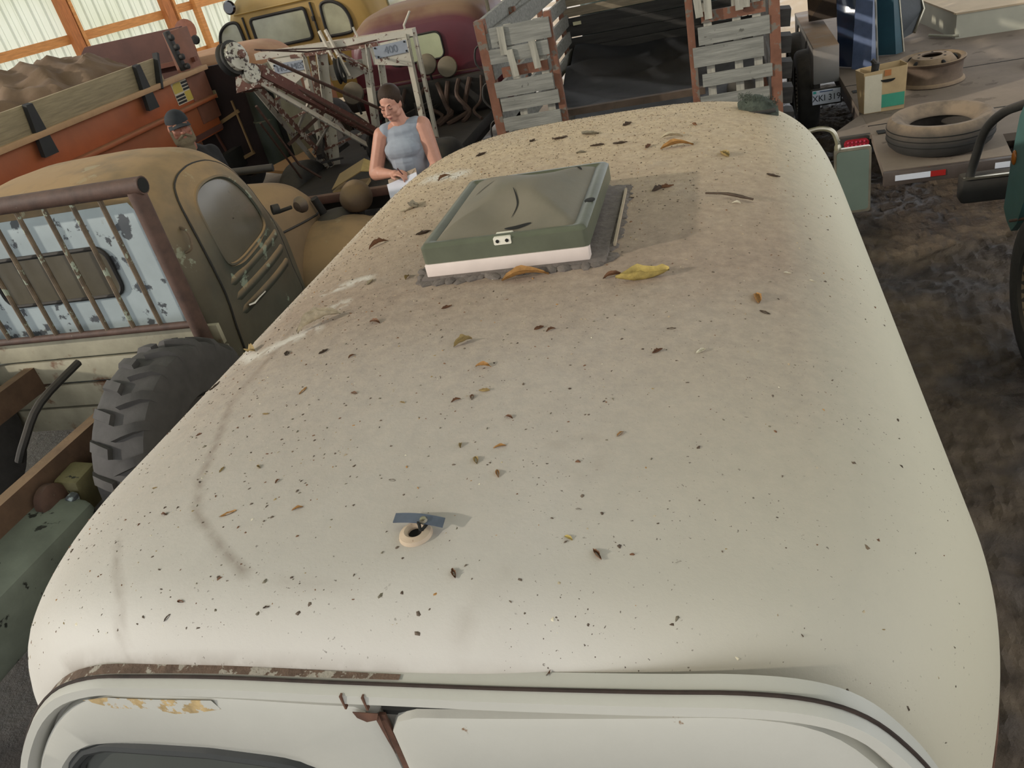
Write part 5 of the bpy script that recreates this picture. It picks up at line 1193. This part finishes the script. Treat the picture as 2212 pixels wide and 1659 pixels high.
TOP = mat('grey_knit', '9399a2', .85, var=.08, vscale=20, bump=.12, bscale=200)
PANT = mat('dark_trousers', '26262c', .85, var=.2, bump=.1)
BROW = mat('dark_brow', '43342a', .8, var=.2, bump=0); LIP = mat('soft_lip', '9a5c52', .5, var=.1, bump=0)
wo_ = thing('person', (-2.16, 5.17, 0), 'woman in a grey sleeveless top looking down at papers in her hands', 'person')
P, HM = headframe((-2.165, 5.125, 1.53), (-.08, -.95, -.24))
SR, SL = V((-2.300, 5.14, 1.330)), V((-2.012, 5.19, 1.340)); ER, WR = V((-2.405, 5.10, 1.09)), V((-2.225, 4.965, 1.105)); EL, WLf = V((-1.952, 5.12, 1.085)), V((-2.02, 4.95, .955))
g = G(); head(g, P, HM, .92, 1.08)
cap(g, (-2.15, 5.165, 1.385), P(0, -.02, -.06), .055, .050)
g.ell((-2.155, 5.175, 1.30), (.155, .085, .10)); g.ell((-2.16, 5.165, 1.20), (.15, .10, .12)); cap(g, (-2.16, 5.18, 1.15), (-2.165, 5.2, 1.02), .125, .12); g.ell((-2.165, 5.2, .93), (.17, .12, .13))
g.ell((-2.16, 5.10, 1.225), (.125, .052, .066))
cap(g, (-2.15, 5.17, 1.375), SR + V((.02, 0, .005)), .045, .048); cap(g, (-2.15, 5.17, 1.38), SL + V((-.02, 0, .005)), .045, .048)
cap(g, SR, ER, .056, .050); cap(g, ER, ER.lerp(WR, .35), .048, .044); cap(g, ER.lerp(WR, .35), WR, .042, .026)
cap(g, SL, EL, .062, .046); cap(g, EL, EL.lerp(WLf, .35), .045, .042); cap(g, EL.lerp(WLf, .35), WLf, .042, .026)
hand(g, WR, (.06, -.03, .008), (0, -.15, 1), 1, .75, .95); hand(g, WLf, (-.06, -.02, .02), (0, -.6, -.8), 1, .6, .95)
for s in (-1, 1):
    h_ = V((-2.165+s*.09, 5.2, .88)); kn = V((-2.165+s*.10, 5.17, .48)); an = V((-2.165+s*.10, 5.22, .08)); cap(g, h_, kn, .085, .058); cap(g, kn, kn.lerp(an, .35), .056, .054); cap(g, kn.lerp(an, .35), an, .054, .036); cap(g, an + V((0, .02, -.035)), an + V((0, -.16, -.05)), .038, .028)
skin(g, 'body', SKIN, wo_, .0048, 3)
g = G(); e_ = .011                                              # sleeveless top
g.ell((-2.155, 5.175, 1.285), (.150+e_, .085+e_, .098+e_)); g.ell((-2.16, 5.165, 1.20), (.15+e_, .10+e_, .12+e_)); cap(g, (-2.16, 5.18, 1.15), (-2.165, 5.2, 1.02), .125+e_, .125+e_); g.ell((-2.165, 5.2, .97), (.155+e_, .118+e_, .10))
g.ell((-2.16, 5.10, 1.225), (.125+e_, .052+e_, .066+e_)); g.ell((-2.155, 5.168, 1.335), (.132, .086, .058))
for S_ in (SR, SL): cap(g, (-2.155 + .42*(S_.x+2.155), 5.172, 1.355), V((-2.155, 5.172, 1.36)).lerp(S_, .74) + V((0, 0, .010)), .052, .055)
skin(g, 'sleeveless_top', TOP, wo_, .006, 4)
g = G()
for s in (-1, 1):
    h_ = V((-2.165+s*.09, 5.2, .88)); kn = V((-2.165+s*.10, 5.17, .48)); an = V((-2.165+s*.10, 5.22, .12)); cap(g, h_, kn, .097, .07); cap(g, kn, an, .068, .055)
g.ell((-2.165, 5.2, .90), (.182, .132, .12)); skin(g, 'trousers', PANT, wo_, .008, 3)
g = G()
for s in (-1, 1): cap(g, (-2.165+s*.10, 5.245, .035), (-2.165+s*.10, 5.05, .03), .046, .036)
skin(g, 'shoes', SOOT, wo_, .007, 3)
g = G()                                                         # hair swept back into a low knot
g.ell(P(0, -.022, .044), (.076, .086, .076), HM, 22, 14); g.ell(P(0, -.052, -.01), (.066, .055, .064), HM); g.ell(P(0, -.112, -.02), (.034, .030, .032), HM)
for s in (-1, 1): g.ell(P(s*.058, -.008, .028), (.017, .040, .042), HM)
g.ell(P(0, -.07, -.05), (.05, .04, .05), HM)
skin(g, 'hair', HAIR, wo_, .005, 2)
for s in (-1, 1):
    g = G(); g.tube([P(s*.017*.92, .0905*.92, .021*.92), P(s*.033*.92, .0890*.92, .027*.92), P(s*.049*.92, .079*.92, .020*.92)], [.0025, .0032, .0015], 6); g.o('eyebrow', BROW, wo_)
    g = G(); g.tube([P(s*.017*.92, .0865*.92, -.003*.92), P(s*.026*.92, .0885*.92, -.0075*.92), P(s*.036*.92, .0870*.92, -.007*.92), P(s*.045*.92, .0805*.92, -.002*.92)], [.001, .0022, .0022, .001], 6); g.o('eyelashes', BROW, wo_)
g = G(); g.tube([P(-.022*.92, .087*.92, -.068*.92), P(-.008*.92, .0965*.92, -.0655*.92), P(0*.92, .0965*.92, -.067*.92), P(.008*.92, .0965*.92, -.0655*.92), P(.022*.92, .087*.92, -.068*.92)], [.001, .0035, .0035, .0035, .001], 6); g.tube([P(-.018*.92, .086*.92, -.071*.92), P(0*.92, .0945*.92, -.0755*.92), P(.018*.92, .086*.92, -.071*.92)], [.001, .0042, .001], 6); g.o('lips', LIP, wo_)
pp = thing('paper_pad', (-2.13, 4.92, 1.0), 'white paper sheet on a tan pad held by the woman', 'papers')
g = G(); g.prism([(-2.26, 4.945, 1.075), (-2.045, 4.955, 1.125), (-2.0, 4.83, .99), (-2.22, 4.82, .94)], (0, .004, -.006)); g.o('backing', mat('tan_pad', '9a8672', .8), pp, smooth=0)
g = G(); g.prism([(-2.262, 4.915, 1.048), (-2.035, 4.925, 1.10), (-1.995, 4.825, .995), (-2.222, 4.815, .945)], (0, -.004, .006)); g.o('sheet', mat('white_paper', 'c9c9d2', .7, var=.03, bump=0), pp, smooth=0)
pn_ = G().tube([(-2.15, 4.90, 1.155), (-2.115, 4.905, 1.085)], .004, 6).o('pen', mat('dark_red_pen', '5a2a28', .4)); tag(pn_, 'dark red pen in the fingers of the woman', 'pen'); G().tube([(-2.115, 4.905, 1.085), (-2.112, 4.905, 1.078)], [.003, .0008], 6).o('pen_tip', SOOT, pn_)
# ---- bearded man between the green and the orange truck
mn = thing('person', (-3.95, 5.33, 0), 'bearded man in a dark cap behind the green truck cab', 'person')
P, HM = headframe((-3.945, 5.31, 1.605), (.68, -.70, -.05))
g = G(); head(g, P, HM, 1.04)
cap(g, (-3.97, 5.36, 1.43), P(0, -.03, -.06), .062, .06); cap(g, (-4.0, 5.42, 1.28), (-3.98, 5.38, 1.0), .14, .15); g.ell((-4.0, 5.42, 1.27), (.17, .10, .10))
for s in (-1, 1):
    S_ = V((-4.06+s*.15, 5.46+s*.05, 1.335)); E_ = S_ + V((s*.05, .02, -.30)); W_ = E_ + V((0, -.05, -.25)); cap(g, S_, E_, .062, .048); cap(g, E_, W_, .046, .03); hand(g, W_, (0, -.03, -.1), (s, 0, 0), s, .5)
    h_ = V((-3.98+s*.1, 5.38, .9)); kn = V((-3.98+s*.11, 5.36, .5)); an = V((-3.98+s*.11, 5.4, .08)); cap(g, h_, kn, .095, .065); cap(g, kn, an, .062, .04); cap(g, an+V((0, .02, -.035)), an+V((0, -.18, -.05)), .042, .03)
g.ell((-3.98, 5.38, .93), (.17, .13, .13)); skin(g, 'body', SKINM, mn, .006, 3)
SHIRT = mat('dark_work_shirt', '2c2a2a', .85, var=.2, bump=.15)
g = G(); cap(g, (-4.0, 5.42, 1.29), (-3.98, 5.38, .98), .155, .165); g.ell((-4.0, 5.42, 1.27), (.19, .12, .11))
for s in (-1, 1):
    S_ = V((-4.06+s*.15, 5.46+s*.05, 1.33)); E_ = S_ + V((s*.05, .02, -.29)); W_ = E_ + V((0, -.045, -.22)); cap(g, S_, E_, .074, .06); cap(g, E_, W_, .058, .044)
skin(g, 'shirt', SHIRT, mn, .009, 3)
g = G()
for s in (-1, 1):
    h_ = V((-3.98+s*.1, 5.38, .9)); kn = V((-3.98+s*.11, 5.36, .5)); an = V((-3.98+s*.11, 5.4, .12)); cap(g, h_, kn, .108, .078); cap(g, kn, an, .076, .06)
g.ell((-3.98, 5.38, .93), (.185, .145, .12)); skin(g, 'trousers', PANT, mn, .01, 3)
g = G()
for s in (-1, 1): cap(g, (-3.98+s*.11, 5.43, .04), (-3.98+s*.11, 5.2, .035), .05, .04)
skin(g, 'shoes', SOOT, mn, .008, 3)
BRD = mat('grizzled_beard', '8d7d62', .85, var=.4, vscale=40, grain=(14, 14, 2), bump=.7, bscale=60)
g = G(); g.ell(P(0, .055, -.105), (.062, .048, .055), HM); g.ell(P(0, .055, -.165), (.052, .040, .075), HM); g.ell(P(0, .05, -.22), (.034, .028, .05), HM)
for s in (-1, 1): cap(g, P(s*.066, .0, -.03), P(s*.052, .05, -.10), .017, .030); cap(g, P(s*.012, .10, -.052), P(s*.045, .085, -.075), .010, .010)
skin(g, 'beard', BRD, mn, .006, 2)
CAPM = mat('black_cap_cloth', '24272a', .85, var=.2, bump=.15)
g = G(); rows = []
for i in range(9):
    a = math.pi/2*i/8.3; rows.append([P(.084*math.cos(a)*math.cos(t)*1.0, -.012+.102*math.cos(a)*math.sin(t), .030+.090*math.sin(a)) for t in (2*math.pi*j/24 for j in range(24))])
g.grid(rows, cv=True); g.face(g.vs(rows[-1])); cp = G(); g.o('cap_crown', CAPM, mn)
g = G(); rows = []
for i in range(5):
    q_ = i/4; rows.append([P((.080+.004*q_)*math.sin(t), -.012+(.080*(1-q_)+.172*q_)*math.cos(t)**(1 if q_ < .5 else .8), .034 - .016*q_ - .022*math.sin(t)**2) for t in (-1.25+2.5*j/14 for j in range(15))])
g.grid(rows); g.grid([[p + HM @ V((0, 0, -.004)) for p in r][::-1] for r in rows]); g.o('cap_brim', CAPM, mn)
for s in (-1, 1):
    g = G(); g.ell(P(s*.033, .083, .002), (.012, .006, .005), HM, 8, 6); g.o('eye', BROW, mn)
    g = G(); g.tube([P(s*.016, .097, .020), P(s*.034, .093, .024), P(s*.052, .08, .018)], .004, 6); g.o('eyebrow', BRD, mn)
# ================================================================== debris on the van roof
LC = {'dark': '4a3a2b', 'brown': '6e4a2e', 'tan': '97804f', 'ochre': 'a5783f', 'yellow': 'b09a55', 'pale': 'b5a689', 'grey': '6d6552', 'white': 'd5ccb2', 'grit': '5f5142'}
LM = {k: mat('leaf_' + k, v, .75, var=.3, vscale=60, bump=.3, bscale=150) for k, v in LC.items()}
def leafmesh(seed, k):
    r_ = random.Random(seed); g = G(); n_, m_ = 9, 5
    asp = r_.uniform(.28, .5); cu = r_.uniform(.8, 2.6)*r_.choice((-1, 1, 1)); ro = r_.uniform(.5, 1.6); tw_ = r_.uniform(-.8, .8)
    rows = []
    for i in range(n_+1):
        t = i/n_; w_ = asp*.5*math.sin(math.pi*min(1, t*1.02))**.75*(1+.22*r_.uniform(-1, 1)); row = []
        for j in range(m_+1):
            v_ = -1+2*j/m_; x = t-.5; y = w_*v_*math.cos(ro*v_*.6); z = w_*abs(v_)*math.sin(ro*abs(v_))*.9 + .16*cu*(t-.5)**2 + .08*tw_*v_*x + r_.uniform(-.012, .012)
            row.append((x, y, z))
        rows.append(row)
    g.grid(rows)
    g.grid([[(x, y, z-.012) for x, y, z in r][::-1] for r in rows])
    bmesh.ops.remove_doubles(g.bm, verts=g.bm.verts[:], dist=.0005)
    zmin = min(v.co.z for v in g.bm.verts)
    for v in g.bm.verts: v.co.z -= zmin
    return g
VAR = {}
WORDS = {'dark': 'dark brown crumpled leaf', 'brown': 'russet brown dry leaf', 'tan': 'tan curled dry leaf', 'ochre': 'ochre curled dry leaf', 'yellow': 'yellow curled dry leaf', 'pale': 'pale papery dry leaf', 'grey': 'grey folded dry leaf', 'white': 'whitish leaf fragment'}
SPECIAL = {(16): 'long ochre leaf lying along the near edge of the roof vent', (17): 'long yellow curled leaf right of the roof vent on van roof', (12): 'large pale curled leaf beside the white wiped patches on van roof', (4): 'ochre banana-shaped leaf near the front of the van roof', (3): 'pale broken leaf touching the banana-shaped ochre leaf', (2): 'grey folded leaf standing up near the van front edge', (0): 'dark crumpled leaf just behind the roof vent', (13): 'tan curled leaf at the left edge of the van roof above the tire', (9): 'grey leaf at the left shoulder of the van roof near the woman',
           (47): 'russet leaf stuck on the drip rail above the rear doors', (43): 'russet upright leaf on the clean rear part of the van roof', (39): 'ochre oval leaf on the lower left of the van roof', (33): 'whitish leaf fragment alone in the middle of the van roof', (5): 'tan cup-shaped leaf at the right front of the van roof'}
ANCH = [((-.55, 1.98), 'the roof vent'), ((-.486, .80), 'the roof eyelet'), ((-.02, 2.12), 'the dark twig'), ((.095, 3.15), 'the scouring pad'), ((-.95, .85), 'the brown water stain'), ((-.4, .66), 'the drip rail'), ((.05, 1.2), 'the bare right shoulder'), ((-1.25, 1.9), 'the wiped white patches')]
SEEN = {}
def leaf_label(i, x, y, s_, k):
    (ax, ay), nm = min(ANCH, key=lambda a: math.hypot(a[0][0]-x, (a[0][1]-y)*.8))
    dx, dy = x-ax, y-ay
    dr = ('right of' if dx > 0 else 'left of') if abs(dx) > abs(dy) else ('beyond' if dy > 0 else 'on this side of')
    sz = 'tiny' if s_ < .014 else 'small' if s_ < .024 else 'mid-sized' if s_ < .04 else 'large'
    lab = sz + ' ' + WORDS[k] + ' ' + dr + ' ' + nm
    n_ = SEEN.get(lab, 0); SEEN[lab] = n_+1
    return lab + ('', ', second one', ', third one', ', fourth one', ', fifth one')[min(n_, 4)]
def rn(x, y):
    e = .006; n_ = V((-(zroof(x+e, y)-zroof(x-e, y))/(2*e), -(zroof(x, y+e)-zroof(x, y-e))/(2*e), 1)).normalized(); return n_
for i, (x, y, s_, k) in enumerate(LEAVES):
    if i == 13: x, y, s_ = -1.205, 1.54, .05
    v_ = (k, i % 6)
    if v_ not in VAR:
        g = leafmesh(i*13+5, k); me = bpy.data.meshes.new('leaf_blade'); bmesh.ops.recalc_face_normals(g.bm, faces=g.bm.faces[:]); g.bm.to_mesh(me); g.bm.free(); me.materials.append(LM[k]); me.polygons.foreach_set('use_smooth', [True]*len(me.polygons)); VAR[v_] = me
    nrm = rn(x, y); q_ = V((0, 0, 1)).rotation_difference(nrm) @ Euler((0, 0, {16: .1, 17: .25, 12: .6, 4: .2, 43: 2.2, 39: .5, 18: .3}.get(i, rng.random()*6.28))).to_quaternion()
    o_ = link('dry_leaf', VAR[v_], (x, y, zroof(x, y)-.001), None, q_.to_euler(), (s_*1.22, s_*1.22, s_*1.5))
    tag(o_, SPECIAL.get(i) or leaf_label(i, x, y, s_, k), 'leaf', 'dry leaves on the van roof')
# crumbs: far too many to count
def crumbs(name, n, cols, dens, smin, smax, label, seed):
    r_ = np.random.default_rng(seed); V_, F_, MI = [], [], []; c = 0; tries = 0
    while c < n and tries < n*30:
        tries += 1
        x = r_.uniform(XC-.88, XC+.84); y = r_.uniform(.64, 3.55)
        if r_.random() > dens(x, y): continue
        if vx0-.01 < x < vx1+.05 and vy0-.01 < y < vy1+.02: continue
        z = zroof(x, y)
        if z < 1.36: continue
        nr = rn(x, y); t = V((1, 0, 0)).cross(nr).normalized(); b = nr.cross(t)
        s_ = smin + (smax-smin)*r_.random()**2.6; el = r_.uniform(.35, .9); a = r_.uniform(0, 6.28); h_ = s_*r_.uniform(.2, .6)
        ax = t*math.cos(a)+b*math.sin(a); ay = nr.cross(ax); p = V((x, y, z-.0006))
        k0 = len(V_); nk = int(r_.integers(5, 8))
        for i_ in range(nk):
            t_ = 6.283*i_/nk + r_.normal()*.25; rr = s_*r_.uniform(.45, 1.15)
            V_.append(p + ax*(rr*math.cos(t_)) + ay*(rr*el*math.sin(t_)))
        V_.append(p + nr*h_ + ax*(s_*.3*r_.uniform(-1, 1)))
        mi_ = int(r_.integers(len(cols)))
        for i_ in range(nk): F_.append([k0+i_, k0+(i_+1) % nk, k0+nk]); MI.append(mi_)
        c += 1
    me = bpy.data.meshes.new(name); me.from_pydata([tuple(p) for p in V_], [], F_)
    for k in cols: me.materials.append(LM[k])
    me.polygons.foreach_set('material_index', MI)
    o_ = link(name, me, (0, 0, 0)); tag(o_, label, 'debris', kind='stuff'); return o_
def dens(x, y):
    left = 1/(1+math.exp((x+.62)*5)); far = 1/(1+math.exp(-(y-2.1)*4)); near = 1/(1+math.exp(-(y-.85)*9))
    cl = .5+.5*math.sin(3*x+4*math.sin(2.1*y))*math.sin(2.7*y+x)
    return min(1, (.10 + .75*left*(.35+.65*cl) + .55*far*(x < -.05) + .12*far)*(.30+.70*near))
crumbs('dark_crumbs', 14000, ['dark', 'brown', 'grey', 'grit', 'grit'], dens, .0011, .0062, 'dark leaf crumbs and grit strewn over the dusty van roof', 3)
crumbs('pale_crumbs', 4800, ['pale', 'white', 'tan', 'ochre', 'pale'], dens, .0010, .0052, 'pale chaff flecks strewn over the dusty van roof', 4)
LM['clump'] = mat('dust_clump', 'a8957a', .95, var=.3, vscale=50, bump=.2); LM['clumpd'] = mat('dark_dust_clump', '75644f', .95, var=.3, vscale=50, bump=.2)
crumbs('dirt_clumps', 7000, ['clump', 'clump', 'clumpd'], lambda x, y: min(1, .9/(1+math.exp(-(y-2.35)*5))/(1+math.exp((x+.25)*6)) + .05/(1+math.exp(-(y-1.6)*4))), .0015, .0075, 'dry dirt clumps crusted over the front left of the van roof', 5)
# twig, scouring pad, fitting
g = G(); g.tube(smoothpath([(-.078, 2.14, zroof(-.078, 2.14)+.006), (-.02, 2.118, zroof(-.02, 2.118)+.012), (.044, 2.098, zroof(.044, 2.098)+.008)], 4), [.003]*4+[.0045]*3+[.003]*2, 7)
tw2 = g.o('dry_twig', LM['dark']); tag(tw2, 'thin dark twig lying right of the vent on the van roof', 'twig')
PADM = mat('dark_green_scourer', '454b40', .95, var=.4, vscale=60, bump=.8, bscale=90)
pd = thing('scouring_pad', (.095, 3.15, zroof(.095, 3.15)), 'fuzzy dark green scouring pad at the front right of the van roof', 'scouring pad')
g = G(); n_ = 14; rows = []
zz = zroof(.095, 3.15)
for i in range(n_+1):
    wy_ = .028+.03*math.sin(math.pi*(i+.4)/(n_+.8)); rows.append([(.03+.14*i/n_+rng.normal()*.002, 3.145+wy_*(j/4-1), zroof(.03+.14*i/n_, 3.145+wy_*(j/4-1))+.006 + (.012+.042*math.sin(math.pi*(i/n_)*.7+.35)**2)*math.sin(math.pi*(j+.5)/9)**.7 + rng.normal()*.003) for j in range(9)])
g.grid(rows); low = [[(x, y, zroof(x, y)+.0005) for x, y, z in r] for r in rows]; g.grid([r[::-1] for r in low])
g.grid([rows[0], low[0]]); g.grid([rows[-1], low[-1]]); g.grid([[r[0] for r in rows], [r[0] for r in low]]); g.grid([[r[-1] for r in rows], [r[-1] for r in low]]); pdm = g.o('pad', PADM, pd)
g = G()
for i in range(260):
    x, y = rng.uniform(.03, .17), rng.uniform(3.09, 3.2); z = zroof(x, y)+.03+.02*rng.random(); d_ = V((rng.normal(), rng.normal(), abs(rng.normal())+.3)).normalized()*.014
    p = V((x, y, z)); g.tube([p, p+d_*.6+V((0, 0, .003)), p+d_], .0009, 3, cap=False)
fz = g.o('fuzz', PADM, pd); fz['kind'] = 'stuff'
G().box((.09, 3.095, zz+.007), (.14, .03, .012), (0, .05, .05), bevel=.003).o('pad_backing', SOOT, pd)
rx, ry = -.486, .800
rz = zroof(rx, ry)
RNGM = mat('cream_ring_paint', 'b9a58c', .5, var=.15, chip='6d4a30', cthr=.62, cscale=60, bump=.1)
ft = G().lathe([(.0105, .002), (.011, .006), (.016, .010), (.024, .006), (.026, .0), (.012, -.004)], (rx, ry, rz), rn(rx, ry), 28, closed=True).o('roof_eyelet', RNGM, van); 
G().lathe([(.002, 0), (.012, .0), (.012, .0015), (.002, .0015)], (rx, ry, rz+.001), rn(rx, ry), 18).o('eyelet_hole', DARK, ft)
stp = thing('metal_strip', (rx, ry+.02, rz), 'bent blue-grey metal strip lying across the roof eyelet', 'metal strip')
STM = mat('blue_grey_strip', '5a6270', .4, metal=.4, var=.2, vscale=30, bump=.08)
g = G(); rows = []
for i in range(13):
    t = i/12; x = rx-.040+.084*t; y = ry+.024-.012*t; z = zroof(x, y)+.010+.004*math.sin(math.pi*t)
    rows.append([(x, y+dy, z+dz) for dy, dz in ((-.0085, 0), (.0085, .003), (.0085, .0045), (-.0085, .0015))])
g.grid(rows, cv=True, cap=True); g.o('strip', STM, stp)
G().lathe([(.001, -.0), (.007, .0), (.005, .005), (.001, .006)], (rx+.012, ry+.014, rz+.015), (0, -.2, 1), 10).o('clip_screw', CHROME, stp)
g = G(); g.tube(smoothpath([(rx-.004, ry+.02, rz+.012), (rx+.006, ry+.008, rz+.014), (rx+.012, ry-.002, rz+.011), (rx+.018, ry+.012, rz+.012)], 4), .0025, 6); g.o('wire_loop', DARK, stp)
